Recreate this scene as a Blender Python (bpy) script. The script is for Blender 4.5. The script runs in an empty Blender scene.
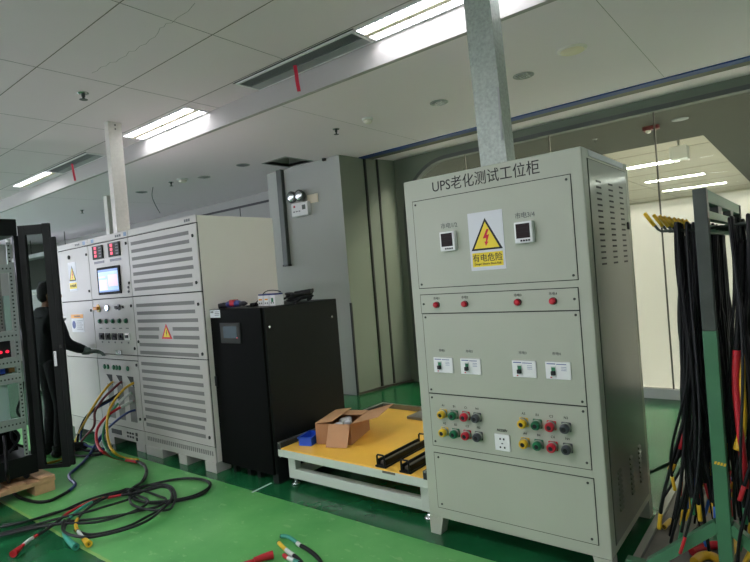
import bpy, bmesh, math, random
from mathutils import Vector, Matrix
random.seed(7)
SC = bpy.context.scene
COL = SC.collection

# ---------------------------------------------------------------- camera
CAM_Z = 1.495
FOC = 542.962
def _axes(yaw, pitch, roll):
    f = Vector((-math.sin(yaw)*math.cos(pitch), math.cos(yaw)*math.cos(pitch), math.sin(pitch)))
    r = f.cross(Vector((0, 0, 1))).normalized(); u = r.cross(f)
    c, s = math.cos(roll), math.sin(roll)
    return c*r + s*u, -s*r + c*u, f
AX_R, AX_U, AX_F = _axes(0.67461476, -0.01221732, -0.08066659)
cam = bpy.data.cameras.new('camera'); cam_ob = bpy.data.objects.new('camera', cam); COL.objects.link(cam_ob)
cam_ob.matrix_world = Matrix(((AX_R.x, AX_U.x, -AX_F.x, 0), (AX_R.y, AX_U.y, -AX_F.y, 0), (AX_R.z, AX_U.z, -AX_F.z, CAM_Z), (0, 0, 0, 1)))
cam.sensor_width = 36.0; cam.lens = 36.0*FOC/750.0; cam.clip_start = 0.05
SC.camera = cam_ob
def at(px, py, X=None, Y=None, Z=None):
    """the point of the place on plane X=, Y= or Z= that was surveyed at this spot of the photograph"""
    d = AX_R*((px-375)/FOC) + AX_U*((281-py)/FOC) + AX_F
    if X is not None: t = X/d.x
    elif Y is not None: t = Y/d.y
    else: t = (Z-CAM_Z)/d.z
    return Vector((0, 0, CAM_Z)) + d*t

# ---------------------------------------------------------------- world, light, exposure
LAMP = 9.0          # strength of the ceiling light panels
LAMP_BACK = 30.0     # rows behind the camera
LAMP_NEXT = 60.0
FILM_FILL = 105.0  # strength of the hidden lights added to brighten the frosted film
FILL_LEFT = 3.2      # glow of windows added in the unseen left wall as fill
FILL_RIGHT = 0.3  # weak fill from windows added in the unseen right wall
FILL_FRONT = 1.5            # fill from windows added in the unseen front wall
world = bpy.data.worlds.new('world'); SC.world = world; world.use_nodes = True
world.node_tree.nodes['Background'].inputs[0].default_value = (0.55, 0.6, 0.6, 1)
world.node_tree.nodes['Background'].inputs[1].default_value = 0.02
vs = SC.view_settings
SC.display_settings.display_device = 'sRGB'
vs.view_transform = 'Standard'; vs.look = 'None'; vs.exposure = 1.05; vs.gamma = 1.0; vs.use_curve_mapping = False
SC.cycles.use_denoising = True
SC.cycles.max_bounces = 8
SC.cycles.transparent_max_bounces = 12
SC.cycles.sample_clamp_indirect = 6.0

# ---------------------------------------------------------------- materials
def lin(c):
    c /= 255.0
    return c/12.92 if c <= 0.04045 else ((c+0.055)/1.055)**2.4
MATS = {}
def mat(name, rgb, rough=0.5, metal=0.0, var=0.0, vscale=6.0, bump=0.0, bscale=200.0, emit=0.0, coat=0.0, spec=0.5):
    m = bpy.data.materials.new(name); m.use_nodes = True
    nt = m.node_tree; b = nt.nodes['Principled BSDF']
    c = (lin(rgb[0]), lin(rgb[1]), lin(rgb[2]), 1)
    b.inputs['Base Color'].default_value = c
    b.inputs['Roughness'].default_value = rough; b.inputs['Metallic'].default_value = metal
    b.inputs['Specular IOR Level'].default_value = spec
    if coat: b.inputs['Coat Weight'].default_value = coat; b.inputs['Coat Roughness'].default_value = 0.12
    if emit:
        b.inputs['Emission Color'].default_value = c; b.inputs['Emission Strength'].default_value = emit
    tc = nt.nodes.new('ShaderNodeTexCoord')
    if var:
        n = nt.nodes.new('ShaderNodeTexNoise'); n.inputs['Scale'].default_value = vscale; n.inputs['Detail'].default_value = 5
        nt.links.new(tc.outputs['Object'], n.inputs['Vector'])
        r = nt.nodes.new('ShaderNodeValToRGB')
        r.color_ramp.elements[0].position = 0.3; r.color_ramp.elements[1].position = 0.7
        r.color_ramp.elements[0].color = tuple(x*(1-var) for x in c[:3])+(1,)
        r.color_ramp.elements[1].color = tuple(min(1, x*(1+var)) for x in c[:3])+(1,)
        nt.links.new(n.outputs['Fac'], r.inputs['Fac']); nt.links.new(r.outputs['Color'], b.inputs['Base Color'])
    if bump:
        n2 = nt.nodes.new('ShaderNodeTexNoise'); n2.inputs['Scale'].default_value = bscale; n2.inputs['Detail'].default_value = 2
        nt.links.new(tc.outputs['Object'], n2.inputs['Vector'])
        bp = nt.nodes.new('ShaderNodeBump'); bp.inputs['Strength'].default_value = bump; bp.inputs['Distance'].default_value = 0.002
        nt.links.new(n2.outputs['Fac'], bp.inputs['Height']); nt.links.new(bp.outputs['Normal'], b.inputs['Normal'])
    MATS[name] = m
    return m
def glassy(name, rgb, gloss, rough=0.02):
    m = bpy.data.materials.new(name); m.use_nodes = True; nt = m.node_tree; nt.nodes.clear()
    out = nt.nodes.new('ShaderNodeOutputMaterial'); mx = nt.nodes.new('ShaderNodeMixShader')
    t = nt.nodes.new('ShaderNodeBsdfTransparent'); g = nt.nodes.new('ShaderNodeBsdfGlossy')
    t.inputs[0].default_value = (lin(rgb[0]), lin(rgb[1]), lin(rgb[2]), 1); g.inputs['Roughness'].default_value = rough
    fr = nt.nodes.new('ShaderNodeFresnel'); fr.inputs['IOR'].default_value = 1.45
    mu = nt.nodes.new('ShaderNodeMath'); mu.operation = 'MULTIPLY'; mu.inputs[1].default_value = gloss
    nt.links.new(fr.outputs[0], mu.inputs[0]); nt.links.new(mu.outputs[0], mx.inputs[0])
    nt.links.new(t.outputs[0], mx.inputs[1]); nt.links.new(g.outputs[0], mx.inputs[2]); nt.links.new(mx.outputs[0], out.inputs[0])
    MATS[name] = m
    return m

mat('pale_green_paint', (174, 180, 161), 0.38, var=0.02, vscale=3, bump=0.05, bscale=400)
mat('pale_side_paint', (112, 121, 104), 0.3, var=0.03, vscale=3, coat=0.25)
mat('grey_paint', (180, 179, 170), 0.4, var=0.02, vscale=3)
mat('warm_grey_paint', (240, 235, 223), 0.42, var=0.02, vscale=2)
mat('base_grey', (170, 171, 160), 0.5, var=0.05, vscale=5)
mat('gap_dark', (38, 42, 38), 0.7)
mat('vent_grey', (112, 113, 107), 0.6, bump=0.3, bscale=300)
mat('black_paint', (22, 25, 23), 0.45, bump=0.1, bscale=300, spec=0.2)
mat('black_panel', (9, 11, 9), 0.55, spec=0.06)
mat('rubber_black', (17, 18, 19), 0.5, var=0.15, vscale=30, spec=0.25)
mat('rubber_sheen', (22, 24, 25), 0.4, spec=0.35)
mat('ink', (18, 18, 20), 0.6)
mat('ink_grey', (95, 100, 98), 0.6)
mat('white_plastic', (232, 234, 230), 0.35)
mat('white_paper', (216, 220, 222), 0.5)
mat('yellow_sign', (238, 214, 40), 0.45)
mat('red_sign', (214, 30, 38), 0.45)
mat('orange_sign', (232, 160, 40), 0.5)
mat('blue_sign', (40, 70, 140), 0.5)
mat('blue_pale', (120, 146, 176), 0.5)
mat('red_plastic', (190, 24, 44), 0.3)
mat('green_plastic', (22, 110, 70), 0.3)
mat('yellow_plastic', (226, 186, 40), 0.35)
mat('grey_plastic', (70, 74, 78), 0.35)
mat('orange_knob', (236, 150, 30), 0.35)
mat('clear_cap', (158, 166, 152), 0.2)
mat('chrome', (200, 204, 204), 0.2, metal=1.0)
mat('screw_metal', (70, 74, 70), 0.4, metal=0.6)
mat('galvanised', (164, 174, 165), 0.42, metal=0.25, var=0.18, vscale=60)
mat('galvanised_grey', (206, 204, 195), 0.45, metal=0.05, var=0.06, vscale=40)
mat('conduit_grey', (88, 94, 88), 0.5, metal=0.3)
mat('ceiling_tile', (222, 212, 214), 0.85, bump=0.35, bscale=120)
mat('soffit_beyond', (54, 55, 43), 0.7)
mat('soffit_paint_dimmed', (176, 173, 169), 0.7)  # same paint as the soffit, darkened so the beam face looks less lit
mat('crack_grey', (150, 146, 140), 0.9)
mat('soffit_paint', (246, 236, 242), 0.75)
mat('wall_white', (228, 229, 226), 0.7, var=0.015, vscale=2)
mat('column_paint', (184, 188, 181), 0.7)
mat('wall_far', (168, 168, 163), 0.7)
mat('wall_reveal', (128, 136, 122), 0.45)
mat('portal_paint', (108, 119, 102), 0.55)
mat('trim_brown', (96, 92, 80), 0.5)
mat('trim_dark', (42, 44, 40), 0.5)
mat('trim_blue', (28, 62, 128), 0.5)
mat('cream_wall', (224, 220, 206), 0.55)
mat('next_ceiling', (196, 184, 166), 0.35, var=0.06, vscale=1.5)
mat('lamp_emit', (246, 246, 255), 0.5, emit=LAMP)
mat('lamp_emit_next', (240, 250, 255), 0.5, emit=LAMP_NEXT)
mat('lamp_emit_back', (244, 244, 255), 0.5, emit=LAMP_BACK)
mat('film_fill_emit', (255, 252, 248), 0.5, emit=FILM_FILL)
mat('fill_pane_right', (236, 242, 255), 0.5, emit=FILL_RIGHT)
mat('fill_pane_left', (234, 238, 255), 0.5, emit=FILL_LEFT)
mat('fill_pane_front', (236, 242, 255), 0.5, emit=FILL_FRONT)
mat('lamp_frame', (225, 226, 224), 0.4)
mat('lamp_centre', (238, 228, 200), 0.5)
mat('louvre_white', (240, 240, 240), 0.3)
mat('vent_dark', (140, 146, 150), 0.55)
mat('vent_light', (150, 156, 154), 0.5)
mat('ribbon_red', (200, 30, 60), 0.6)
mat('table_yellow', (246, 194, 76), 0.38, var=0.05, vscale=4)
mat('table_frame', (196, 206, 190), 0.42)
mat('aluminium', (150, 150, 146), 0.35, metal=0.7, var=0.1, vscale=20)
mat('cardboard', (176, 128, 88), 0.8, var=0.06, vscale=10)
mat('cardboard_in', (190, 146, 104), 0.8, var=0.05, vscale=10)
mat('clear_bag', (196, 200, 202), 0.25, bump=0.8, bscale=40)
mat('blue_bin', (36, 84, 200), 0.4)
mat('rack_green', (66, 120, 84), 0.4, var=0.06, vscale=8)
mat('rack_grey', (66, 74, 67), 0.4, metal=0.2, var=0.12, vscale=12)
mat('platform_grey', (112, 108, 100), 0.6, var=0.12, vscale=9)
mat('platform_edge', (146, 148, 140), 0.5, metal=0.3)
mat('cable_red', (186, 30, 40), 0.4)
mat('cable_yellow', (222, 178, 40), 0.4)
mat('cable_green', (38, 128, 78), 0.4)
mat('cable_teal', (52, 146, 124), 0.45)
mat('cable_blue', (34, 60, 120), 0.4)
mat('cable_bright_blue', (50, 104, 196), 0.4)
mat('cable_darkred', (110, 40, 44), 0.45)
mat('cable_pale', (206, 214, 206), 0.45)
mat('copper', (150, 110, 70), 0.35, metal=0.9)
mat('pallet_wood', (206, 166, 120), 0.75, var=0.14, vscale=14)
mat('zinc_rail', (166, 174, 170), 0.35, metal=0.45, var=0.05, vscale=30)
mat('module_green', (150, 176, 166), 0.45)
mat('mesh_grey', (120, 120, 114), 0.6)
mat('skin', (150, 108, 84), 0.55)
mat('hair', (18, 16, 15), 0.6)
mat('jacket', (26, 28, 30), 0.85)
mat('trousers', (22, 22, 24), 0.85)
mat('glove_knit', (98, 110, 104), 0.9, var=0.2, vscale=60)
mat('tool_blue', (30, 50, 110), 0.45)
mat('screen_glow', (150, 190, 236), 0.3, emit=0.2)
mat('screen_pink', (226, 200, 214), 0.3, emit=0.2)
mat('screen_bar', (70, 120, 190), 0.3, emit=0.22)
mat('led_red', (240, 40, 70), 0.4, emit=0.5)
mat('led_blue', (190, 210, 255), 0.3, emit=2.0)
mat('led_green', (40, 160, 90), 0.4, emit=0.3)
mat('lcd_grey', (74, 90, 96), 0.25)
mat('display_brown', (40, 26, 26), 0.5, spec=0.2)
glassy('smoked_glass', (196, 202, 198), 0.02, 0.3)
glassy('clear_glass', (236, 237, 228), 0.3, 0.0)

def translucent(name, rgb, f):
    m = bpy.data.materials.new(name); m.use_nodes = True; nt = m.node_tree; nt.nodes.clear(); c = (lin(rgb[0]), lin(rgb[1]), lin(rgb[2]), 1)
    out = nt.nodes.new('ShaderNodeOutputMaterial'); mx = nt.nodes.new('ShaderNodeMixShader'); d = nt.nodes.new('ShaderNodeBsdfDiffuse'); t = nt.nodes.new('ShaderNodeBsdfTranslucent')
    d.inputs[0].default_value = c; t.inputs[0].default_value = c; mx.inputs[0].default_value = f
    nt.links.new(d.outputs[0], mx.inputs[1]); nt.links.new(t.outputs[0], mx.inputs[2]); nt.links.new(mx.outputs[0], out.inputs[0]); MATS[name] = m
translucent('frosted_film', (246, 241, 238), 0.58)
def floor_material():
    m = bpy.data.materials.new('floor_paint'); m.use_nodes = True; nt = m.node_tree; b = nt.nodes['Principled BSDF']; L = nt.links
    tc = nt.nodes.new('ShaderNodeTexCoord'); sp = nt.nodes.new('ShaderNodeSeparateXYZ'); L.new(tc.outputs['Object'], sp.inputs[0])
    def math_(op, a, bb):
        n = nt.nodes.new('ShaderNodeMath'); n.operation = op
        for i, v in enumerate((a, bb)):
            if isinstance(v, (int, float)): n.inputs[i].default_value = v
            else: L.new(v, n.inputs[i])
        return n.outputs[0]
    def noise(scale, detail=4, stretch=None):
        n = nt.nodes.new('ShaderNodeTexNoise'); n.inputs['Scale'].default_value = scale; n.inputs['Detail'].default_value = detail
        if stretch:
            mp = nt.nodes.new('ShaderNodeMapping'); mp.inputs['Scale'].default_value = stretch
            L.new(tc.outputs['Object'], mp.inputs[0]); L.new(mp.outputs[0], n.inputs['Vector'])
        else: L.new(tc.outputs['Object'], n.inputs['Vector'])
        return n.outputs['Fac']
    def ramp(f, p0, c0, p1, c1):
        r = nt.nodes.new('ShaderNodeValToRGB'); e = r.color_ramp.elements
        e[0].position = p0; e[1].position = p1
        e[0].color = (lin(c0[0]), lin(c0[1]), lin(c0[2]), 1); e[1].color = (lin(c1[0]), lin(c1[1]), lin(c1[2]), 1)
        L.new(f, r.inputs[0]); return r.outputs[0]
    def mix(f, a, c, blend='MIX'):
        n = nt.nodes.new('ShaderNodeMix'); n.data_type = 'RGBA'; n.blend_type = blend
        if isinstance(f, (int, float)): n.inputs[0].default_value = f
        else: L.new(f, n.inputs[0])
        for i, v in ((6, a), (7, c)):
            if isinstance(v, tuple): n.inputs[i].default_value = (lin(v[0]), lin(v[1]), lin(v[2]), 1)
            else: L.new(v, n.inputs[i])
        return n.outputs[2]
    # walkway of worn light green paint between two straight edges, deep green elsewhere in view
    yv = math_('ADD', sp.outputs[1], math_('MULTIPLY', math_('SUBTRACT', noise(7), 0.5), 0.015))
    band = math_('MULTIPLY', math_('GREATER_THAN', yv, 1.35), math_('LESS_THAN', yv, 2.435))
    deep = ramp(noise(3.5), 0.3, (22, 84, 48), 0.75, (32, 106, 62))
    light = ramp(noise(2.2, 6), 0.32, (72, 154, 76), 0.7, (114, 188, 108))
    scuff = math_('MULTIPLY', math_('GREATER_THAN', noise(11, 8, (1, 2.2, 1)), 0.64), 0.4)
    light = mix(scuff, light, (150, 196, 132))
    specks = math_('MULTIPLY', math_('GREATER_THAN', noise(55, 3), 0.71), 0.5)
    light = mix(specks, light, (176, 206, 160))
    edge = math_('MULTIPLY', math_('LESS_THAN', math_('ABSOLUTE', math_('SUBTRACT', yv, 1.362), 0), 0.010), 0.65)
    col = mix(band, deep, light)
    col = mix(edge, col, (150, 176, 92))
    pale = math_('MAXIMUM', math_('LESS_THAN', yv, -1.6), math_('GREATER_THAN', yv, 6.25))  # unseen floor coloured pale to bounce light upward
    col = mix(pale, col, (214, 216, 208))
    L.new(col, b.inputs['Base Color'])
    rg = nt.nodes.new('ShaderNodeMapRange'); rg.inputs[1].default_value = 0; rg.inputs[2].default_value = 1
    rg.inputs[3].default_value = 0.2; rg.inputs[4].default_value = 0.42; L.new(band, rg.inputs[0]); L.new(rg.outputs[0], b.inputs['Roughness'])
    MATS['floor_paint'] = m
floor_material()

# ---------------------------------------------------------------- builders
class MB:
    """collects shapes, then links them as one mesh object"""
    def __init__(s): s.bm = bmesh.new(); s.mi = 0
    def _done(s, n0):
        s.bm.faces.ensure_lookup_table()
        for f in s.bm.faces[n0:]: f.material_index = s.mi
        return s
    def box(s, x0, x1, y0, y1, z0, z1, bev=0.0, seg=2):
        n0 = len(s.bm.faces)
        vs = [s.bm.verts.new((x, y, z)) for x in (x0, x1) for y in (y0, y1) for z in (z0, z1)]
        fs = [s.bm.faces.new([vs[i] for i in q]) for q in ((0, 1, 3, 2), (4, 6, 7, 5), (0, 4, 5, 1), (2, 3, 7, 6), (0, 2, 6, 4), (1, 5, 7, 3))]
        if bev:
            es = list({e for f in fs for e in f.edges})
            r = bmesh.ops.bevel(s.bm, geom=es, offset=bev, segments=seg, affect='EDGES', profile=0.5)
        return s._done(n0)
    def obox(s, c, ax, ay, az, bev=0.0):
        """box about centre c with half-axes ax, ay, az"""
        n0 = len(s.bm.faces)
        c, ax, ay, az = Vector(c), Vector(ax), Vector(ay), Vector(az)
        vs = [s.bm.verts.new(c+ax*i+ay*j+az*k) for i in (-1, 1) for j in (-1, 1) for k in (-1, 1)]
        fs = [s.bm.faces.new([vs[i] for i in q]) for q in ((0, 1, 3, 2), (4, 6, 7, 5), (0, 4, 5, 1), (2, 3, 7, 6), (0, 2, 6, 4), (1, 5, 7, 3))]
        bmesh.ops.recalc_face_normals(s.bm, faces=fs)
        if bev: bmesh.ops.bevel(s.bm, geom=list({e for f in fs for e in f.edges}), offset=bev, segments=2, affect='EDGES', profile=0.5)
        return s._done(n0)
    def prism(s, poly, d):
        """polygon (3-D points) extruded by vector d"""
        n0 = len(s.bm.faces); d = Vector(d)
        a = [s.bm.verts.new(p) for p in poly]; b = [s.bm.verts.new(Vector(p)+d) for p in poly]
        fs = [s.bm.faces.new(a), s.bm.faces.new(b[::-1])]
        n = len(a)
        for i in range(n): fs.append(s.bm.faces.new((a[i], b[i], b[(i+1) % n], a[(i+1) % n])))
        bmesh.ops.recalc_face_normals(s.bm, faces=fs)
        return s._done(n0)
    def tube(s, pts, r, n=10, smooth=0):
        """round tube through pts; r a number or a list"""
        n0 = len(s.bm.faces)
        pts = [Vector(p) for p in pts]
        rs = list(r) if isinstance(r, (list, tuple)) else [r]*len(pts)
        if smooth:
            P, Rr = [], []
            for i in range(len(pts)-1):
                p0, p1, p2, p3 = pts[max(i-1, 0)], pts[i], pts[i+1], pts[min(i+2, len(pts)-1)]
                for k in range(smooth):
                    t = k/smooth
                    P.append(0.5*((2*p1)+(p2-p0)*t+(2*p0-5*p1+4*p2-p3)*t*t+(3*p1-p0-3*p2+p3)*t**3)); Rr.append(rs[i]*(1-t)+rs[i+1]*t)
            P.append(pts[-1]); Rr.append(rs[-1]); pts, rs = P, Rr
        rings, up = [], None
        for i, p in enumerate(pts):
            t = (pts[min(i+1, len(pts)-1)]-pts[max(i-1, 0)])
            t = t.normalized() if t.length > 1e-9 else Vector((0, 0, 1))
            if up is None: up = Vector((0, 0, 1)) if abs(t.z) < 0.9 else Vector((1, 0, 0))
            u = (up - t*up.dot(t))
            u = u.normalized() if u.length > 1e-6 else t.orthogonal().normalized()
            up = u; v = t.cross(u)
            rings.append([s.bm.verts.new(p+rs[i]*(math.cos(2*math.pi*k/n)*u+math.sin(2*math.pi*k/n)*v)) for k in range(n)])
        fs = []
        for a, b in zip(rings, rings[1:]):
            for k in range(n): fs.append(s.bm.faces.new((a[k], a[(k+1) % n], b[(k+1) % n], b[k])))
        for f in fs: f.smooth = True
        s.bm.faces.new(rings[0][::-1]); s.bm.faces.new(rings[-1])
        return s._done(n0)
    def cyl(s, p, q, r, r2=None, n=20): return s.tube([p, q], [r, r if r2 is None else r2], n)
    def lathe(s, c, axis, prof, n=24):
        """profile of (radius, distance along axis)"""
        c = Vector(c); a = Vector(axis).normalized()
        pts, rs = [], []
        n0 = len(s.bm.faces)
        u = a.orthogonal().normalized(); v = a.cross(u); rings = []
        for r, h in prof: rings.append([s.bm.verts.new(c+a*h+max(r, 1e-4)*(math.cos(2*math.pi*k/n)*u+math.sin(2*math.pi*k/n)*v)) for k in range(n)])
        for A, B in zip(rings, rings[1:]):
            for k in range(n):
                f = s.bm.faces.new((A[k], A[(k+1) % n], B[(k+1) % n], B[k])); f.smooth = True
        s.bm.faces.new(rings[0][::-1]); s.bm.faces.new(rings[-1])
        return s._done(n0)
    def ball(s, c, rx, ry=None, rz=None, seg=16):
        n0 = len(s.bm.faces)
        ry = rx if ry is None else ry; rz = rx if rz is None else rz
        r = bmesh.ops.create_uvsphere(s.bm, u_segments=seg, v_segments=max(8, seg//2), radius=1.0)
        for v in r['verts']: v.co = Vector((v.co.x*rx, v.co.y*ry, v.co.z*rz))+Vector(c)
        s._done(n0)
        for f in s.bm.faces[n0:]: f.smooth = True
        return s
    def mat(s, i): s.mi = i; return s
    def build(s, name, mats, parent=None, local=False):
        if isinstance(mats, str): mats = [mats]
        if parent is not None and not local:
            o = parent
            while o.parent is not None: o = o.parent
            off = Vector(o.location)
            for v in s.bm.verts: v.co -= off
        me = bpy.data.meshes.new(name); s.bm.to_mesh(me); s.bm.free()
        for m in mats: me.materials.append(MATS[m])
        ob = bpy.data.objects.new(name, me); COL.objects.link(ob)
        if parent is not None: ob.parent = parent
        return ob

def thing(name, label, cat, loc=(0, 0, 0), group=None):
    o = bpy.data.objects.new(name, None); COL.objects.link(o); o.location = loc; o.empty_display_size = 0.1
    o['label'] = label; o['category'] = cat
    if group: o['group'] = group
    return o
def tag(o, label, cat, group=None):
    o['label'] = label; o['category'] = cat
    if group: o['group'] = group
    return o
def setting(mb, name, mats, parent=None):
    o = mb.build(name, mats, parent); o['kind'] = 'structure'; return o
def copy_thing(o, loc):
    c = o.copy(); COL.objects.link(c); c.location = loc
    for ch in o.children:
        d = ch.copy(); COL.objects.link(d); d.parent = c
        for g in ch.children:
            e = g.copy(); COL.objects.link(e); e.parent = d
    return c

def text_mb(mb, body, x, y, z, size, facing='front', align='CENTER', squeeze=1.0, thick=0.0012):
    """flat lettering added to mb; front faces -Y and reads along +X, centred on x, base line at z"""
    cu = bpy.data.curves.new('lettering', 'FONT'); cu.body = body; cu.size = size; cu.align_x = align
    cu.extrude = thick/2; cu.resolution_u = 3
    ob = bpy.data.objects.new('lettering', cu); COL.objects.link(ob)
    dg = bpy.context.evaluated_depsgraph_get(); dg.update()
    me = bpy.data.meshes.new_from_object(ob.evaluated_get(dg))
    n0 = len(mb.bm.faces); v0 = len(mb.bm.verts)
    mb.bm.from_mesh(me); mb.bm.verts.ensure_lookup_table(); mb.bm.faces.ensure_lookup_table()
    for v in mb.bm.verts[v0:]:
        a, b, c = v.co
        v.co = Vector((x+a*squeeze, y-thick/2-c, z+b))
    for f in mb.bm.faces[n0:]: f.material_index = mb.mi
    bpy.data.objects.remove(ob); bpy.data.curves.remove(cu); bpy.data.meshes.remove(me)
    return mb

#================================================================ THE SETTING
X0, X1, Y0 = -16.0, 6.0, -7.0
ZC, ZS = 3.20, 3.016            # tiled ceiling, lower ceiling
YF, YW, YG = 3.22, 5.095, 6.04  # drop face, column front, glass wall
setting(MB().box(X0, X1, Y0, 21, -0.1, 0), 'floor', 'floor_paint')
# tiled ceiling with fine seams cut between the boards
c = MB()
seams_y = [3.22-0.30-0.635*k for k in range(0, 19)]
seams_x = [-3.06+1.25*k for k in range(-11, 8)]
c.box(X0, X1, Y0, YF, ZC, ZC+0.1)
c.mat(1)
for y in seams_y: c.box(X0, X1, y-0.003, y+0.003, ZC-0.0015, ZC+0.001)
for x in seams_x: c.box(x-0.002, x+0.002, Y0, YF, ZC-0.001, ZC+0.001)
# hairline crack over the boards
c.mat(2)
ck = [at(px, py, Z=ZC-0.001) for px, py in ((92, 73), (97, 71), (101, 67), (106, 66), (110, 62.5), (116, 62), (120, 58.5), (126, 56), (129, 51.5), (135, 51), (140, 46), (146, 44), (150, 39.5), (155, 37), (158, 33), (160, 28), (164, 27), (166, 23.5), (172, 23), (177, 18), (182, 15), (188, 11.5), (195, 3))]
for a, b in zip(ck, ck[1:]):
    d = (b-a).normalized(); s_ = d.cross(Vector((0, 0, 1)))*0.0014
    c.prism([a-s_, a+s_, b+s_, b-s_], (0, 0, 0.0008))
setting(c, 'ceiling', ['ceiling_tile', 'trim_brown', 'crack_grey'])
# lower ceiling with an open hatch
HX0, HX1, HY0, HY1 = -5.33, -4.92, 4.60, 5.04
s = MB()
s.box(X0, X1, YF+0.04, HY0, ZS, ZS+0.04); s.box(X0, HX0, HY0, HY1, ZS, ZS+0.04); s.box(HX1, X1, HY0, HY1, ZS, ZS+0.04); s.box(X0, X1, HY1, YG+0.1, ZS, ZS+0.04)
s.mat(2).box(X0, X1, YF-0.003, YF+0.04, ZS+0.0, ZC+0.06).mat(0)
s.mat(1)
for x in (-3.49, -0.9, -8.7): s.box(x-0.0015, x+0.0015, YF+0.05, 5.4, ZS-0.0006, ZS+0.001)
setting(s, 'ceiling_soffit', ['soffit_paint', 'crack_grey', 'soffit_paint_dimmed'])
h = MB().box(HX0-0.02, HX0, HY0, HY1, ZS-0.004, ZS+0.3).box(HX1, HX1+0.02, HY0, HY1, ZS-0.004, ZS+0.3).box(HX0-0.02, HX1+0.02, HY0-0.02, HY0, ZS-0.004, ZS+0.3).box(HX0-0.02, HX1+0.02, HY1, HY1+0.02, ZS-0.004, ZS+0.3)
h.mat(1).box(HX0-0.02, HX1+0.02, HY0-0.02, HY1+0.02, ZS+0.3, ZS+0.32)
setting(h, 'trim_9', ['vent_light', 'gap_dark'])
# outer walls
WL = [(-6.4+2.7*k, -4.1+2.7*k) for k in range(4)]  # added windows, out of view, glowing as fill from the left
m = MB().box(X0-0.1, X0, Y0, 6.2, 0, 0.85).box(X0-0.1, X0, Y0, 6.2, 2.85, 3.3)
yy = [Y0]+[v for w_ in WL for v in w_]+[6.2]
for a, b_ in zip(yy[0::2], yy[1::2]): m.box(X0-0.1, X0, a, b_, 0.85, 2.85)
setting(m, 'wall_left', 'wall_far')
for i, (a, b_) in enumerate(WL):
    w_ = setting(MB().box(X0-0.08, X0-0.06, a, b_, 0.85, 2.85), 'window_%d' % (40+i), 'fill_pane_left')
    m = MB()
    for y in (a, (a+b_)/2-0.025, b_-0.05): m.box(X0-0.06, X0-0.01, y, y+0.05, 0.85, 2.85)
    for z in (0.85, 2.1, 2.80): m.box(X0-0.06, X0-0.012, a, b_, z, z+0.05)
    o = m.build('window_frame', 'lamp_frame', w_); o['kind'] = 'structure'
WY = [(-6.4+2.5*k, -4.3+2.5*k) for k in range(4)]  # added windows, out of view, glowing as side fill from the right
m = MB().box(X1, X1+0.1, Y0, 6.2, 0, 0.85).box(X1, X1+0.1, Y0, 6.2, 2.85, 3.3)
yy = [Y0]+[v for w_ in WY for v in w_]+[6.2]
for a, b_ in zip(yy[0::2], yy[1::2]): m.box(X1, X1+0.1, a, b_, 0.85, 2.85)
setting(m, 'wall_right', 'wall_white')
for i, (a, b_) in enumerate(WY):
    w_ = setting(MB().box(X1+0.06, X1+0.08, a, b_, 0.85, 2.85), 'window_%d' % (30+i), 'fill_pane_right')
    m = MB()
    for y in (a, (a+b_)/2-0.025, b_-0.05): m.box(X1+0.01, X1+0.06, y, y+0.05, 0.85, 2.85)
    for z in (0.85, 2.1, 2.80): m.box(X1+0.012, X1+0.06, a, b_, z, z+0.05)
    o = m.build('window_frame', 'lamp_frame', w_); o['kind'] = 'structure'
WX = [(-15.4+2.6*k, -13.2+2.6*k) for k in range(4)]  # added windows behind the camera, unseen, glowing as front fill
m = MB().box(X0, X1, Y0-0.1, Y0, 0, 0.85).box(X0, X1, Y0-0.1, Y0, 2.85, 3.3)
xx = [X0]+[v for w_ in WX for v in w_]+[X1]
for a, b_ in zip(xx[0::2], xx[1::2]): m.box(a, b_, Y0-0.1, Y0, 0.85, 2.85)
setting(m, 'wall_front', 'wall_white')
for i, (a, b_) in enumerate(WX):
    w_ = setting(MB().box(a, b_, Y0-0.08, Y0-0.06, 0.85, 2.85), 'window_%d' % (20+i), 'fill_pane_front')
    m = MB()
    for x in (a, (a+b_)/2-0.025, b_-0.05): m.box(x, x+0.05, Y0-0.06, Y0-0.01, 0.85, 2.85)
    for z in (0.85, 2.1, 2.80): m.box(a, b_, Y0-0.06, Y0-0.012, z, z+0.05)
    o = m.build('window_frame', 'lamp_frame', w_); o['kind'] = 'structure'
# column boxed out of the back wall
setting(MB().box(-5.86, -4.49, YW, YG+0.1, 0, ZS), 'wall_column', 'column_paint')
setting(MB().box(-4.502, -4.478, YW-0.012, YW+0.012, 0, 1.165), 'trim_1', 'trim_dark')
# back wall left of the column, under a dark header line
setting(MB().box(X0, -5.86, YG, YG+0.1, 0, ZS), 'wall_back', 'wall_far')
b = MB().box(X0, -5.86, YG-0.02, YG, 2.84, 2.875)
for x in (-7.72, -9.4, -11.1): b.box(x-0.006, x+0.006, YG-0.006, YG, 0, 2.84)
setting(b, 'trim_2', 'trim_dark')
# reveal beside the column, leading to the glass wall, with two dark seams
rv = [(-4.49, YW), (-4.455, 5.54), (-4.40, 5.74), (-4.30, 6.1), (-4.5, 6.1)]
setting(MB().prism([(x, y, 0) for x, y in rv], (0, 0, ZS)), 'wall_reveal', 'wall_reveal')
setting(MB().box(-4.47, -4.435, 5.525, 5.555, 0, ZS), 'trim_3', 'trim_dark')
setting(MB().box(-4.425, -4.39, 5.725, 5.755, 0, ZS), 'trim_4', 'trim_dark')
setting(MB().prism([(-4.478, YW, 0), (-4.44, 5.53, 0), (-4.38, 5.74, 0), (-4.28, 6.03, 0), (-4.3, 6.05, 0), (-4.49, YW+0.02, 0)], (0, 0, 0.03)), 'baseboard_reveal', 'trim_brown')
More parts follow.
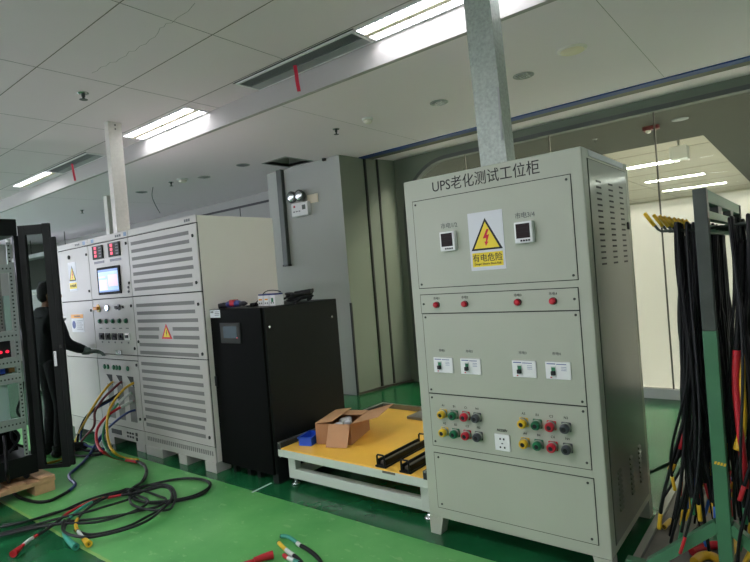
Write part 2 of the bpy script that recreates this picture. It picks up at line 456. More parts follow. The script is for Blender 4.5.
# blue stripe along the lower ceiling and the brown strip behind it
setting(MB().box(-4.45, X1, 5.43, 5.54, ZS-0.012, ZS), 'trim_5', 'trim_blue')
setting(MB().box(-4.45, X1, 5.54, 5.68, ZS-0.006, ZS), 'trim_6', 'trim_brown')
# portal: wall with a round-cornered opening to the glass
def corner(cx, cz, r, a0, a1, n=14): return [(cx+r*math.cos(math.radians(a0+(a1-a0)*k/n)), cz+r*math.sin(math.radians(a0+(a1-a0)*k/n))) for k in range(n+1)]
OX, OZ, RR = -4.22, 2.93, 0.72
arc = corner(OX+RR, OZ-RR, RR, 180, 90)
low = corner(OX+0.35, 0.40, 0.35, 270, 180, 8)
p = MB()
poly = [(-4.42, 0)] + [(-4.42, ZS)] + [(X1, ZS), (X1, OZ)] + arc[::-1] + low[::-1] + [(OX+0.35, 0.0)]
p.prism([(x, YG-0.02, z) for x, z in poly], (0, 0.12, 0))
setting(p, 'wall_portal', 'portal_paint')
# darker frame lining the opening
fr = MB()
inner = [(X1, OZ)] + arc[::-1] + low[::-1]
ofs = [(X1, OZ-0.045)] + corner(OX+RR, OZ-RR, RR-0.045, 180, 90)[::-1] + corner(OX+0.35, 0.40, 0.305, 270, 180, 8)[::-1]
for (a, b_), (c_, d) in zip(zip(inner, ofs), list(zip(inner, ofs))[1:]):
    fr.prism([(q[0], YG-0.035, q[1]) for q in (a, c_, d, b_)], (0, 0.12, 0))
setting(fr, 'trim_7', 'conduit_grey')
# glass panes and their joints
gx = [-4.27, -3.27, -2.2, -1.132, -0.06, 1.0, 2.07]
for i, (a, b_) in enumerate(zip(gx, gx[1:])):
    setting(MB().box(a+0.006, b_-0.006, YG+0.035, YG+0.047, 0.05, 2.94), 'window_%d' % (i+1), 'clear_glass')
j = MB()
for a in gx[1:-1]: j.box(a-0.007, a+0.007, YG+0.033, YG+0.049, 0.1, 2.93)
setting(j, 'trim_8', 'trim_brown')
# low cream partition right behind the glass
k = MB(); k.bm.faces.new([k.bm.verts.new(q) for q in ((-4.27, YG+0.075, 0.10), (X1, YG+0.075, 0.10), (X1, YG+0.075, 2.0), (-4.27, YG+0.075, 2.0))])
setting(k, 'wall_partition', 'frosted_film')
setting(MB().box(-4.27, X1, YG+0.0, YG+0.17, 0, 0.10), 'baseboard_partition', 'wall_white')
setting(MB().box(-4.27, X1, YG+0.07, YG+0.085, 1.995, 2.012), 'trim_11', 'cream_wall')
# the next room behind the glass
n = MB().box(-9, X1, 6.14, 8.6, ZS, ZS+0.04).box(-9, X1, 8.6, 8.64, ZS, ZC+0.06)
setting(n, 'ceiling_beyond', 'soffit_beyond')
n = MB().box(-9, X1, 8.64, 21, ZC, ZC+0.04)
n.mat(1)
for y in (10.4, 13.2, 16.0, 18.8): n.box(-9, X1, y, y+0.012, ZC-0.003, ZC)
for x in (-4.4, -3.2): n.box(x, x+0.012, 8.64, 21, ZC-0.003, ZC)
setting(n, 'ceiling_beyond_tiles', ['next_ceiling', 'trim_brown'])
setting(MB().box(-1.02, X1, 8.64, 21, ZS, ZC), 'ceiling_beam', 'soffit_beyond')
setting(MB().box(-9, X1, 21, 21.1, 0, 3.3).box(-9.1, -9, 6.14, 21, 0, 3.3).box(X1, X1+0.1, 6.14, 21, 0, 3.3), 'wall_beyond', 'wall_white')
# short white tape mark on the floor
a, b_ = at(252, 492.5, Z=0), at(271.5, 483, Z=0)
d = (b_-a).normalized(); w_ = d.cross(Vector((0, 0, 1)))*0.008
setting(MB().prism([a-w_, a+w_, b_+w_, b_-w_], (0, 0, 0.0015)), 'trim_10', 'white_paper')

#================================================================ CEILING FITTINGS
def light_panel(x0, x1, y0, y1, z, label, group, fine, emit='lamp_emit', lit=(True, True)):
    t = thing('ceiling_light', label, 'ceiling light', ((x0+x1)/2, (y0+y1)/2, z), group)
    f = MB()
    f.box(x0, x1, y0, y0+0.014, z-0.010, z).box(x0, x1, y1-0.014, y1, z-0.010, z).box(x0, x0+0.014, y0+0.014, y1-0.014, z-0.010, z).box(x1-0.014, x1, y0+0.014, y1-0.014, z-0.010, z)
    f.build('frame', 'lamp_frame', t)
    w = (y1-y0-0.028); ym = (y0+y1)/2
    MB().box(x0+0.014, x1-0.014, ym-w*0.11, ym+w*0.11, z-0.0145, z).build('centre_strip', 'lamp_centre', t)
    for (a, b), on in zip(((y0+0.014, ym-w*0.10), (ym+w*0.10, y1-0.014)), lit):
        d = MB().box(x0+0.014, x1-0.014, a, b, z-0.003, z-0.001)
        if fine:
            d.mat(1).box(x0+0.014, x1-0.014, (a+b)/2-0.0015, (a+b)/2+0.0015, z-0.014, z-0.002)
            for k in range(1, 20):
                x = x0+(x1-x0)*k/20
                d.box(x-0.003, x+0.003, a, b, z-0.014, z-0.002)
        d.build('diffuser', [emit if on else 'white_plastic', 'louvre_white'], t)
    return t
LG = 'ceiling lights of the workshop'
light_panel(-5.68, -4.46, 2.955, 3.205, ZC, 'twin strip ceiling light above the left end of the grey cabinets', LG, True)
light_panel(-2.375, -1.15, 2.955, 3.205, ZC, 'twin strip ceiling light at the top edge, left of the galvanised post', LG, True)
light_panel(-8.95, -7.78, 2.955, 3.205, ZC, 'farthest ceiling light with only one strip lit, above the open black rack', LG, True, 'lamp_emit', (True, False))
n_ = 0
for y in (0.2, -2.7, -5.6):
    for x in (-11.6, -8.3, -5.0, -1.75):
        light_panel(x-0.61, x+0.61, y-0.125, y+0.125, ZC, 'twin strip ceiling light in the rows behind the camera', LG, False, 'lamp_emit_back')
light_panel(-12.3, -11.1, 2.955, 3.205, ZC, 'twin strip ceiling light at the far left end of the near row', LG, False)
for i, (y, xa, xb) in enumerate(((11.75, -2.75, -1.8), (14.6, -3.0, -1.75), (17.4, -3.15, -1.6))):
    light_panel(xa, xb, y-0.15, y+0.15, ZC, ('nearest', 'middle', 'farthest')[i]+' bright strip light seen through the glass wall', 'strip lights in the next room', False, 'lamp_emit_next')
for x in (-8.0, 1.6):  # added out of view to light the frosted film from behind
    for y in (7.6, 11.75, 15.5): 
        light_panel(x-0.6, x+0.6, y-0.15, y+0.15, ZS if (y < 8 or x > 0) else ZC, 'added strip light of the next room, out of view, brightening the film', 'strip lights in the next room', False, 'lamp_emit_next')

for x in (-3.3, -1.7, -0.1, 1.5, 3.1):  # fill lights added out of sight to brighten the film from above
    light_panel(x-0.7, x+0.7, 6.20, 6.34, ZS, 'added fill light of the next room, hidden behind the glass header', 'strip lights in the next room', False, 'film_fill_emit')
def air_vent(x0, x1, y0, y1, label):
    z = ZC
    t = thing('air_vent', label, 'air vent', ((x0+x1)/2, (y0+y1)/2, z), 'linear air vents in the tiled ceiling')
    f = MB().box(x0, x1, y0, y0+0.022, z-0.012, z).box(x0, x1, y1-0.016, y1, z-0.012, z).box(x0, x0+0.02, y0+0.022, y1-0.016, z-0.012, z).box(x1-0.02, x1, y0+0.022, y1-0.016, z-0.012, z)
    f.build('frame', 'lamp_frame', t)
    ym = y0+(y1-y0)*0.56
    MB().box(x0+0.02, x1-0.02, y0+0.022, ym, z-0.004, z).build('dark_slot', 'vent_dark', t)
    g = MB()
    for k in range(7):
        y = y0+0.03+(ym-y0-0.03)*k/7
        g.obox(((x0+x1)/2, y+0.006, z-0.007), ((x1-x0)/2-0.022, 0, 0), (0, 0.004, 0.0025), (0, -0.0004, 0.0006))
    g.build('slats', 'vent_grey', t)
    g = MB().box(x0+0.02, x1-0.02, ym, y1-0.016, z-0.009, z)
    g.build('cover_plate', 'vent_light', t)
    MB().box(x0-0.02, x1+0.02, y0-0.014, y0-0.003, z-0.003, z).build('shadow_gap', 'gap_dark', t)
air_vent(-3.69, -2.385, 2.95, 3.205, 'long air vent beside the large ceiling light near the top')
air_vent(-7.77, -6.56, 2.965, 3.205, 'farther air vent next to the small bright ceiling light at left')
def ribbon(x, y, z0, z1, label):
    pts = [(x, y, z1), (x+0.004, y+0.004, z1-0.06), (x-0.002, y+0.012, z1-0.12), (x+0.003, y+0.02, z0)]
    m = MB()
    for a, b in zip(pts, pts[1:]):
        a, b = Vector(a), Vector(b); w = Vector((0.012, 0.008, 0))
        m.prism([a-w, a+w, b+w, b-w], (0.001, -0.001, 0))
    tag(m.build('red_ribbon', 'ribbon_red'), label, 'ribbon')
ribbon(-3.07, 3.05, 2.985, ZC-0.011, 'red ribbon hanging from the nearer air vent')
ribbon(-7.15, 3.05, 2.975, ZC-0.011, 'red ribbon hanging from the farther air vent at left')

def downlight(x, y, label):
    t = thing('downlight', label, 'downlight', (x, y, ZS), 'round downlights in the lower ceiling')
    MB().lathe((x, y, ZS), (0, 0, -1), [(0.085, 0), (0.085, 0.004), (0.075, 0.006), (0.068, 0.003)]).build('rim', 'vent_light', t)
    MB().lathe((x, y, ZS), (0, 0, -1), [(0.068, 0.0), (0.066, 0.004), (0.02, 0.0045)]).build('reflector', 'vent_dark', t)
    m = MB()
    for k in range(-2, 3): m.box(x+k*0.024-0.003, x+k*0.024+0.003, y-0.05, y+0.05, ZS-0.009, ZS-0.0045)
    m.build('fins', 'chrome', t)
downlight(-1.732, 4.317, 'round louvred downlight nearest the galvanised post')
downlight(-2.558, 4.344, 'round louvred downlight above the curved portal, left of the post')
downlight(-5.537, 4.435, 'round louvred downlight left of the open ceiling hatch')
downlight(-6.404, 4.446, 'small round downlight farther left, past the sprinkler')
t = thing('ceiling_speaker', 'round cream ceiling speaker right of the galvanised post', 'speaker', (-1.262, 4.093, ZS))
MB().lathe((-1.262, 4.093, ZS), (0, 0, -1), [(0.105, 0), (0.105, 0.006), (0.095, 0.011), (0.05, 0.013)]).build('rim', 'warm_grey_paint', t)
MB().lathe((-1.262, 4.093, ZS-0.0125), (0, 0, -1), [(0.085, 0), (0.083, 0.003), (0.03, 0.0035)]).build('grille', 'lamp_centre', t)
t = thing('smoke_detector', 'small cream smoke detector on the lower ceiling left of the post', 'smoke detector', (-3.277, 4.185, ZS))
MB().lathe((-3.277, 4.185, ZS), (0, 0, -1), [(0.055, 0), (0.055, 0.012), (0.048, 0.016)]).build('base', 'white_plastic', t)
MB().lathe((-3.277, 4.185, ZS-0.016), (0, 0, -1), [(0.042, 0), (0.044, 0.018), (0.03, 0.032), (0.01, 0.036)]).build('sensor_head', 'warm_grey_paint', t)
def sprinkler(x, y, z, label, s=1.0):
    t = thing('sprinkler', label, 'sprinkler', (x, y, z), 'fire sprinklers')
    MB().lathe((x, y, z), (0, 0, -1), [(0.036*s, 0), (0.034*s, 0.006), (0.014*s, 0.010)]).build('escutcheon', 'chrome', t)
    MB().lathe((x, y, z-0.009), (0, 0, -1), [(0.012*s, 0), (0.012*s, 0.022), (0.008*s, 0.024), (0.008*s, 0.045)]).build('nozzle', 'screw_metal', t)
    MB().lathe((x, y, z-0.052), (0, 0, -1), [(0.012*s, 0), (0.026*s, 0.003), (0.026*s, 0.005)]).build('deflector', 'screw_metal', t)
sprinkler(-3.71, 4.20, ZS, 'sprinkler head on the lower ceiling left of the smoke detector')
sprinkler(-4.64, 2.117, ZC, 'sprinkler head on the tiled ceiling at upper left', 1.25)
sprinkler(-6.906, 4.249, ZS, 'small sprinkler head beside the left grey post')
sprinkler(-2.075, 7.39, ZS, 'sprinkler head seen through the glass behind the test cabinet')
p = at(82, 210, Z=ZS)
sprinkler(p.x, p.y, ZS, 'farthest sprinkler head, left of the left grey post')
p = at(272.5, 157.5, Z=ZS); p = at(324, 158.5, Z=ZS)
tag(MB().lathe((p.x, p.y, ZS), (0, 0, -1), [(0.03, 0), (0.03, 0.025), (0.02, 0.032)]).build('dark_sensor', 'gap_dark'), 'tiny dark sensor on the ceiling above the white column', 'sensor')
p = at(141.5, 192, Z=ZS)
downlight(p.x, p.y, 'small round downlight between the left grey post and the dangling wire')
p = at(182.5, 179, Z=ZS)
t = thing('smoke_detector', 'pale smoke detector on the lower ceiling right of the small sprinkler', 'smoke detector', (p.x, p.y, ZS))
MB().lathe((p.x, p.y, ZS), (0, 0, -1), [(0.075, 0), (0.075, 0.012), (0.065, 0.018)]).build('base', 'white_plastic', t)
MB().lathe((p.x, p.y, ZS-0.018), (0, 0, -1), [(0.055, 0), (0.055, 0.018), (0.03, 0.032)]).build('sensor_head', 'warm_grey_paint', t)
t = thing('alarm_detector', 'dark red alarm detector on the ceiling behind the glass', 'alarm', (-1.399, 7.324, ZS))
MB().box(-1.49, -1.31, 7.28, 7.37, ZS-0.05, ZS, 0.01).build('housing', 'cable_darkred', t)
MB().lathe((-1.43, 7.31, ZS-0.05), (0, 0, -1), [(0.03, 0), (0.03, 0.02), (0.015, 0.035)]).build('sensor_head', 'white_plastic', t)
tag(MB().lathe((-1.081, 7.279, ZS), (0, 0, -1), [(0.09, 0), (0.09, 0.006), (0.06, 0.008)]).build('downlight', 'vent_dark'), 'unlit round downlight behind the glass near the blue stripe', 'downlight')
p = at(679, 153, Y=9.6)
t = thing('projector_box', 'white box hanging from the ceiling in the next room', 'box', (p.x, 9.6, ZC))
MB().box(p.x-0.12, p.x+0.12, 9.5, 9.75, p.z-0.1, p.z+0.1, 0.01).build('housing', 'white_plastic', t)
MB().cyl((p.x, 9.62, p.z+0.09), (p.x, 9.62, ZC), 0.02).build('hanger', 'white_plastic', t)
# hanging wire by the left post
w = [at(153, 187, Z=ZS), at(152, 196, Y=4.3), at(155, 204, Y=4.3), at(160, 213, Y=4.3)]
tag(MB().tube(w, 0.005, 6, 5).build('hanging_wire', 'ink_grey'), 'thin wire dangling from the lower ceiling beside the left post', 'wire')

#================================================================ CEILING POSTS
def post(name, label, corners, z0, z1, lean, m, dx=0.004):
    """square duct, plan corners given, leaning slightly"""
    cx = sum(q[0] for q in corners)/4; cy = sum(q[1] for q in corners)/4
    t = thing(name, label, 'cable duct', (cx, cy, z0))
    b = MB()
    n0 = [b.bm.verts.new((x, y, z0)) for x, y in corners]; n1 = [b.bm.verts.new((x+lean[0], y+lean[1], z1)) for x, y in corners]
    b.bm.faces.new(n0[::-1]); b.bm.faces.new(n1)
    for k in range(4): b.bm.faces.new((n0[k], n0[(k+1) % 4], n1[(k+1) % 4], n1[k]))
    b.build('duct', m, t)
    f = MB(); e = 0.012
    xs = [q[0] for q in corners]; ys = [q[1] for q in corners]
    f.box(min(xs)-e, max(xs)+e, min(ys)-e, max(ys)+e, z0, z0+0.012)
    f.build('foot_flange', m, t)
    return t
g = post('cable_duct', 'wide galvanised cable duct rising from the UPS test cabinet to the ceiling', [(-1.47, 2.92), (-1.305, 2.92), (-1.305, 3.04), (-1.47, 3.04)], 2.0, ZC, (-0.035, 0), 'galvanised')
MB().box(-1.33, -1.318, 2.914, 2.92, 2.2, 2.5).build('seam', 'vent_light', g)
g = post('cable_duct', 'pale grey cable duct standing on the left grey cabinets', [(-5.34, 2.613), (-5.262, 2.613), (-5.262, 2.745), (-5.34, 2.745)], 2.09, ZC, (0, 0), 'galvanised_grey')
k = MB()
for y, z in ((2.68, 3.17), (2.68, 3.13)): k.cyl((-5.261, y, z), (-5.256, y, z), 0.008, n=10)
k.build('screws', 'screw_metal', g)
post('cable_duct', 'thin distant grey duct behind the left duct', [(-8.36, 3.98), (-8.25, 3.98), (-8.25, 4.09), (-8.36, 4.09)], 0.0, ZS, (0, 0), 'galvanised_grey')
t = thing('wall_conduit', 'dark grey half height cable trunking on the white column', 'cable duct', (-5.55, YW, 1.71))
MB().box(-5.605, -5.51, YW-0.06, YW, 1.715, ZS, 0.004).build('trunking', 'conduit_grey', t)
MB().box(-5.612, -5.503, YW-0.066, YW, 1.70, 1.725).build('end_cap', 'trim_dark', t)
# emergency light
t = thing('emergency_light', 'white twin lamp emergency light on the white column', 'emergency light', (-5.2, YW, 2.4))
MB().box(-5.35, -5.04, YW-0.07, YW, 2.34, 2.52, 0.012).build('housing', 'white_plastic', t)
MB().box(-5.30, -5.14, YW-0.05, YW-0.02, 2.52, 2.56, 0.006).build('bracket', 'grey_paint', t)
for x in (-5.315, -5.165):
    l = MB().lathe((x, YW-0.03, 2.612), (0.05, -1, -0.1), [(0.05, -0.02), (0.075, 0.03), (0.078, 0.06), (0.066, 0.063)]).build('lamp_head', 'conduit_grey', t)
    MB().lathe((x+0.003, YW-0.092, 2.606), (0.05, -1, -0.1), [(0.064, 0), (0.055, 0.006), (0.025, 0.012), (0.012, 0.013)]).build('lens', 'chrome', l)
MB().box(-5.30, -5.27, YW-0.074, YW-0.068, 2.46, 2.485).build('indicator', 'red_plastic', t)
k = MB()
for x in (-5.31, -5.26, -5.21): k.box(x, x+0.03, YW-0.073, YW-0.069, 2.40, 2.412)
k.box(-5.14, -5.08, YW-0.073, YW-0.069, 2.42, 2.48)
k.build('markings', 'ink_grey', t)
tag(MB().box(-5.09, -4.90, YW-0.012, YW, 2.49, 2.605, 0.004).build('wall_plate', 'lamp_centre'), 'blank beige plate on the white column beside the emergency light', 'wall plate')

#================================================================ UPS TEST CABINET
UX0, UX1, UY, UD, UZ = -1.768, -0.775, 2.537, 0.80, 2.0
ups = thing('test_cabinet', 'tall pale green electrical test cabinet titled UPS with yellow warning sign', 'electrical cabinet', ((UX0+UX1)/2, UY+UD/2, 0))
b = MB().box(UX0, UX1, UY, UY+UD, 0.10, UZ, 0.006)
b.build('body', 'pale_green_paint', ups)
for x, s_ in ((UX0, 1), (UX1, -1)):
    for y, e in ((UY, 1), (UY+UD, -1)):
        f = MB()
        f.prism([(x, y, 0), (x+s_*0.065, y, 0), (x+s_*0.088, y, 0.10), (x, y, 0.10)], (0, e*0.07, 0))
        f.build('foot', 'pale_green_paint', ups)
def front_panel(x0, x1, z0, z1, screws):
    m = MB().box(x0-0.004, x1+0.004, UY-0.0015, UY, z0-0.004, z1+0.004)
    m.mat(1).box(x0, x1, UY-0.004, UY-0.0005, z0, z1)
    p = m.build('front_panel', ['gap_dark', 'pale_green_paint'], ups)
    for sx, sz in screws:
        q = MB().lathe((x0+(x1-x0)*sx, UY-0.004, z0+(z1-z0)*sz), (0, -1, 0), [(0.006, 0), (0.006, 0.002), (0.0045, 0.004)], 12)
        q.build('screw', 'screw_metal', p)
    return p
C4 = ((0.02, 0.04), (0.98, 0.04), (0.02, 0.96), (0.98, 0.96))
front_panel(-1.712, -0.834, 1.397, 1.88, C4)
front_panel(-1.709, -0.838, 1.256, 1.357, ((0.02, 0.5), (0.98, 0.5)))
front_panel(-1.704, -0.838, 0.81, 1.250, C4)
front_panel(-1.703, -0.838, 0.513, 0.803, ((0.02, 0.08), (0.98, 0.1), (0.02, 0.93), (0.98, 0.93)))
front_panel(-1.701, -0.833, 0.162, 0.469, ((0.03, 0.07), (0.97, 0.07), (0.03, 0.93), (0.97, 0.93)))
text_mb(MB(), 'UPS老化测试工位柜', -1.276, UY-0.0005, 1.917, 0.0755, squeeze=0.93).build('title_lettering', 'ink', ups)
FY = UY-0.004
# meters
for x0, x1, s_ in ((-1.537, -1.447, '市电1/2'), (-1.112, -1.020, '市电3/4')):
    m = MB().box(x0, x1, FY-0.030, FY, 1.588, 1.692, 0.004).build('meter', 'white_plastic', ups)
    MB().box(x0+0.010, x1-0.012, FY-0.0315, FY-0.0295, 1.612, 1.682).build('display', 'display_brown', m)
    k = MB()
    for i in range(4): k.box(x0+0.030+i*0.013, x0+0.039+i*0.013, FY-0.032, FY-0.0295, 1.596, 1.604)
    k.build('buttons', 'ink', m)
    k = MB()
    for i in range(3): k.box(x0+0.016, x1-0.018, FY-0.0322, FY-0.031, 1.6195+i*0.021, 1.6205+i*0.021)
    k.build('digit_rows', 'ink', m)
    text_mb(MB(), s_, (x0+x1)/2+0.002, FY-0.0003, 1.712, 0.033, squeeze=0.95).build('meter_lettering', 'ink_grey', ups)
# warning sign
sx0, sx1, sz0, sz1 = -1.375, -1.180, 1.471, 1.770
sg = MB().box(sx0, sx1, FY-0.002, FY, sz0, sz1).build('warning_sign', 'white_paper', ups)
sg['label'] = 'white warning sign with yellow triangle'
cx = (sx0+sx1)/2
def tri(cx, z0, w, h, y, r=0.0): return [(cx-w/2, y, z0), (cx+w/2, y, z0), (cx, y, z0+h)]
MB().prism(tri(cx, 1.574, 0.176, 0.163, FY-0.0032), (0, 0.0012, 0)).build('triangle_border', 'ink', sg)
MB().prism(tri(cx, 1.583, 0.142, 0.134, FY-0.0042), (0, 0.0010, 0)).build('triangle', 'yellow_sign', sg)
bolt = [(0.010, 0.100), (0.022, 0.098), (0.008, 0.070), (0.022, 0.072), (0.008, 0.034), (0.016, 0.036), (0.000, 0.014), (-0.006, 0.038), (0.001, 0.036), (0.004, 0.055), (-0.014, 0.053)]
MB().prism([(cx+a-0.003, FY-0.0050, 1.574+b+0.006) for a, b in bolt], (0, 0.0008, 0)).build('lightning_bolt', 'red_sign', sg)
MB().box(sx0+0.012, sx1-0.012, FY-0.0032, FY-0.0018, 1.490, 1.562).build('caption_plate', 'yellow_sign', sg)
k = text_mb(MB(), '有电危险', cx, FY-0.0034, 1.519, 0.043, squeeze=0.98)
k = text_mb(k, 'Danger! Electric Shock Risk', cx, FY-0.0034, 1.499, 0.0155, squeeze=0.86)
k.build('caption_lettering', 'ink', sg)
# indicator lamps
for i, x in enumerate((-1.604, -1.429, -1.132, -0.955)):
    m = MB().lathe((x, FY, 1.301), (0, -1, 0), [(0.0175, 0), (0.0175, 0.006)]).build('indicator_lamp', 'gap_dark', ups)
    MB().lathe((x, FY-0.006, 1.301), (0, -1, 0), [(0.0155, 0), (0.0155, 0.014), (0.012, 0.019), (0.005, 0.021)]).build('lens', 'red_plastic', m)
    text_mb(MB(), '市电%d' % (i+1), x, FY-0.0003, 1.330, 0.0165).build('lamp_lettering', 'ink', ups)
# breakers
for i, (x0, x1) in enumerate(((-1.652, -1.531), (-1.483, -1.364), (-1.188, -1.063), (-1.017, -0.895))):
    m = MB().box(x0, x1, FY-0.007, FY, 0.927, 1.011, 0.002).build('breaker', 'white_plastic', ups)
    xm = x0+0.040
    MB().box(xm-0.012, xm+0.012, FY-0.010, FY-0.006, 0.940, 0.990).build('toggle_slot', 'cable_pale', m)
    MB().box(xm-0.009, xm+0.009, FY-0.012, FY-0.008, 0.968, 0.985).build('on_mark', 'green_plastic', m)
    MB().box(xm-0.009, xm+0.009, FY-0.026, FY-0.008, 0.948, 0.968, 0.002).build('toggle', 'ink', m)
    k = MB().box(x0+0.008, x0+0.05, FY-0.0078, FY-0.0065, 0.999, 1.003).box(x0+0.055, x1-0.02, FY-0.0078, FY-0.0065, 0.998, 1.001)
    for q in range(3): k.box(x1-0.045, x1-0.02, FY-0.0078, FY-0.0065, 0.970+q*0.008, 0.9715+q*0.008)
    k.build('markings', 'blue_sign', m)
    MB().box(x0+0.022, x0+0.030, FY-0.0078, FY-0.0065, 0.933, 0.939).build('trip_button', 'red_plastic', m)
    text_mb(MB(), '市电%d' % (i+1), (x0+x1)/2-0.004, FY-0.0003, 1.043, 0.017).build('breaker_lettering', 'ink_grey', ups)
# terminals
tx = ((-1.616, -1.546, -1.475, -1.407), (-1.1495, -1.079, -1.009, -0.938))
cols = (('yellow_plastic', 'yellow'), ('green_plastic', 'green'), ('red_plastic', 'red'), ('grey_plastic', 'dark grey'))
for gi, xs in enumerate(tx):
    for zi, z in enumerate((0.702, 0.602)):
        for ci, x in enumerate(xs):
            m_ = cols[ci][0]
            m = MB().box(x-0.023, x+0.023, FY-0.008, FY, z-0.023, z+0.023, 0.004).build('terminal', m_, ups)
            m['label'] = cols[ci][1]+' terminal'
            b_ = MB().lathe((x, FY-0.008, z), (0, -1, -0.12), [(0.022, 0), (0.0225, 0.028), (0.019, 0.036), (0.0125, 0.0365), (0.0115, 0.022)], 20).build('socket_barrel', m_, m)
            MB().lathe((x, FY-0.0078, z), (0, -1, -0.12), [(0.0245, 0), (0.025, 0.010), (0.0225, 0.011)], 20).build('clear_ring', 'clear_cap', m)
            MB().lathe((x, FY-0.043, z-0.004), (0, -1, -0.12), [(0.011, 0), (0.010, 0.002)], 12).build('contact', 'ink', m)
            k = ('A', 'B', 'C', 'N')[ci]+str(gi*2+zi+1)
            text_mb(MB(), k, x, FY-0.0003, z+0.037, 0.0165).build('terminal_lettering', 'ink', ups)
# wall socket
m = MB().box(-1.315, -1.231, FY-0.010, FY, 0.541, 0.627, 0.003).build('power_socket', 'white_plastic', ups)
k = MB()
for x, z, w, h in ((-1.283, 0.603, .004, .010), (-1.263, 0.603, .004, .010), (-1.273, 0.580, .005, .005), (-1.285, 0.560, .004, .009), (-1.261, 0.560, .004, .009)):
    k.box(x-w, x+w, FY-0.0108, FY-0.0095, z-h/2, z+h/2)
k.build('socket_holes', 'ink', m)
text_mb(MB(), 'AC220V', -1.273, FY-0.0003, 0.640, 0.017).build('socket_lettering', 'ink', ups)
# right side
SX = UX1
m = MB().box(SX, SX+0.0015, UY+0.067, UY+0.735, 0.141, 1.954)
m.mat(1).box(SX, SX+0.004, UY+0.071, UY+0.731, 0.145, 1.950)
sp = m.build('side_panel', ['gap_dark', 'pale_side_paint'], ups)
for y0, y1 in ((2.708, 2.786), (2.912, 2.988), (3.112, 3.183)):
    k = MB()
    for r in range(15):
        z = 1.855-r*0.0285
        k.obox((SX+0.0043, (y0+y1)/2, z), (0, (y1-y0)/2, 0), (0, 0, 0.0045), (0.0006, 0, 0))
    k.build('vent_slots', 'gap_dark', sp)
for y0, y1 in ((2.70, 2.755), (2.92, 2.965), (3.10, 3.145)):
    k = MB()
    for r in range(8):
        z = 0.45-r*0.0255
        k.prism([(SX+0.004, y0, z-0.010), (SX+0.012, y0, z-0.002), (SX+0.004, y0, z+0.010)], (0, y1-y0, 0))
    k.build('louvres', 'pale_side_paint', sp)
MB().box(SX+0.004, SX+0.010, 3.225, 3.250, 1.63, 1.67, 0.002).build('latch', 'ink', sp)
MB().box(SX, SX+0.0035, 2.63, 3.23, 1.966, 1.994).build('top_slot', 'white_paper', ups)

#================================================================ LEFT GREY CABINETS
LY = 2.53; LB = 3.33
def left_cabinet(x0, x1, label):
    t = thing('electrical_cabinet', label, 'electrical cabinet', ((x0+x1)/2, (LY+LB)/2, 0), 'row of grey electrical cabinets')
    MB().box(x0+0.002, x1-0.002, LY+0.012, LB, 0.083, 2.085, 0.004).build('body', 'warm_grey_paint', t)
    MB().box(x0+0.002, x1-0.002, LY, LY+0.012, 2.029, 2.09, 0.003).build('header', 'grey_paint', t)
    MB().box(x0+0.0025, x1-0.0025, LY+0.006, LY+0.0125, 0.205, 2.028).build('door_gap', 'gap_dark', t)
    MB().box(x0+0.002, x1-0.002, LY+0.002, LY+0.012, 0.083, 0.207).build('plinth', 'base_grey', t)
    return t
def door(t, x0, x1, z0, z1, name='door', m='grey_paint'):
    d = MB().box(x0+0.004, x1-0.004, LY-0.004, LY+0.012, z0+0.0045, z1-0.0045, 0.002).build(name, m, t)
    return d
def locks(d, spots):
    for x, z in spots:
        l = MB().lathe((x, LY-0.004, z), (0, -1, 0), [(0.014, 0), (0.014, 0.004), (0.008, 0.006)], 12).build('lock', 'screw_metal', d)
        MB().box(x-0.005, x+0.005, LY-0.014, LY-0.008, z-0.012, z+0.012, 0.002).build('key_tab', 'ink', l)
def strips(d, rows):
    m = MB()
    for x0, x1, z in rows: m.box(x0, x1, LY-0.0055, LY-0.003, z-0.0155, z+0.0155)
    m.build('vent_strips', 'vent_grey', d)
PY = LY-0.004
# louvred cabinet at the right end of the row
A = left_cabinet(-4.905, -3.80, 'right grey cabinet with long louvred vent strips beside the black unit')
d = door(A, -4.905, -3.80, 1.470, 2.024)
ext = [0.03, 0.03, 0, 0, 0, 0.03, 0.03]
strips(d, [(-4.855, -3.885-e, 1.955-k*0.070) for k, e in enumerate(ext)]); locks(d, [(-3.86, 1.925), (-3.86, 1.545)])
d = door(A, -4.905, -3.80, 0.918, 1.470)
rows = []
for k, e in enumerate(ext):
    z = 1.385-k*0.072
    if k in (3, 4): rows += [(-4.85, -4.49 if k == 3 else -4.51, z), (-4.27, -3.885, z)]
    else: rows.append((-4.85, -3.885-e, z))
strips(d, rows); locks(d, [(-3.86, 1.37), (-3.86, 0.965), (-4.865, 1.05)])
s_ = MB().prism(tri(-4.37, 1.083, 0.165, 0.130, PY-0.003), (0, 0.002, 0)).build('warning_triangle', 'red_sign', d)
MB().prism(tri(-4.37, 1.098, 0.105, 0.086, PY-0.004), (0, 0.001, 0)).build('triangle', 'yellow_sign', s_)
MB().prism([(-4.37+a, PY-0.0048, 1.10+b_) for a, b_ in ((0.004, 0.06), (0.010, 0.058), (0.004, 0.038), (0.010, 0.038), (-0.002, 0.008), (0, 0.03), (-0.006, 0.03))], (0, 0.0008, 0)).build('lightning_bolt', 'ink', s_)
d = door(A, -4.905, -3.80, 0.210, 0.918)
strips(d, [(-4.85, -3.885-(0.03 if k in (0, 7, 8) else 0), 0.850-k*0.0705) for k in range(9)]); locks(d, [(-3.86, 0.285), (-4.865, 0.33)])
k = MB()
for i in range(34): k.box(-4.86+i*0.0305, -4.845+i*0.0305, LY, LY+0.003, 0.135, 0.172)
k.build('plinth_grille', 'vent_grey', A)
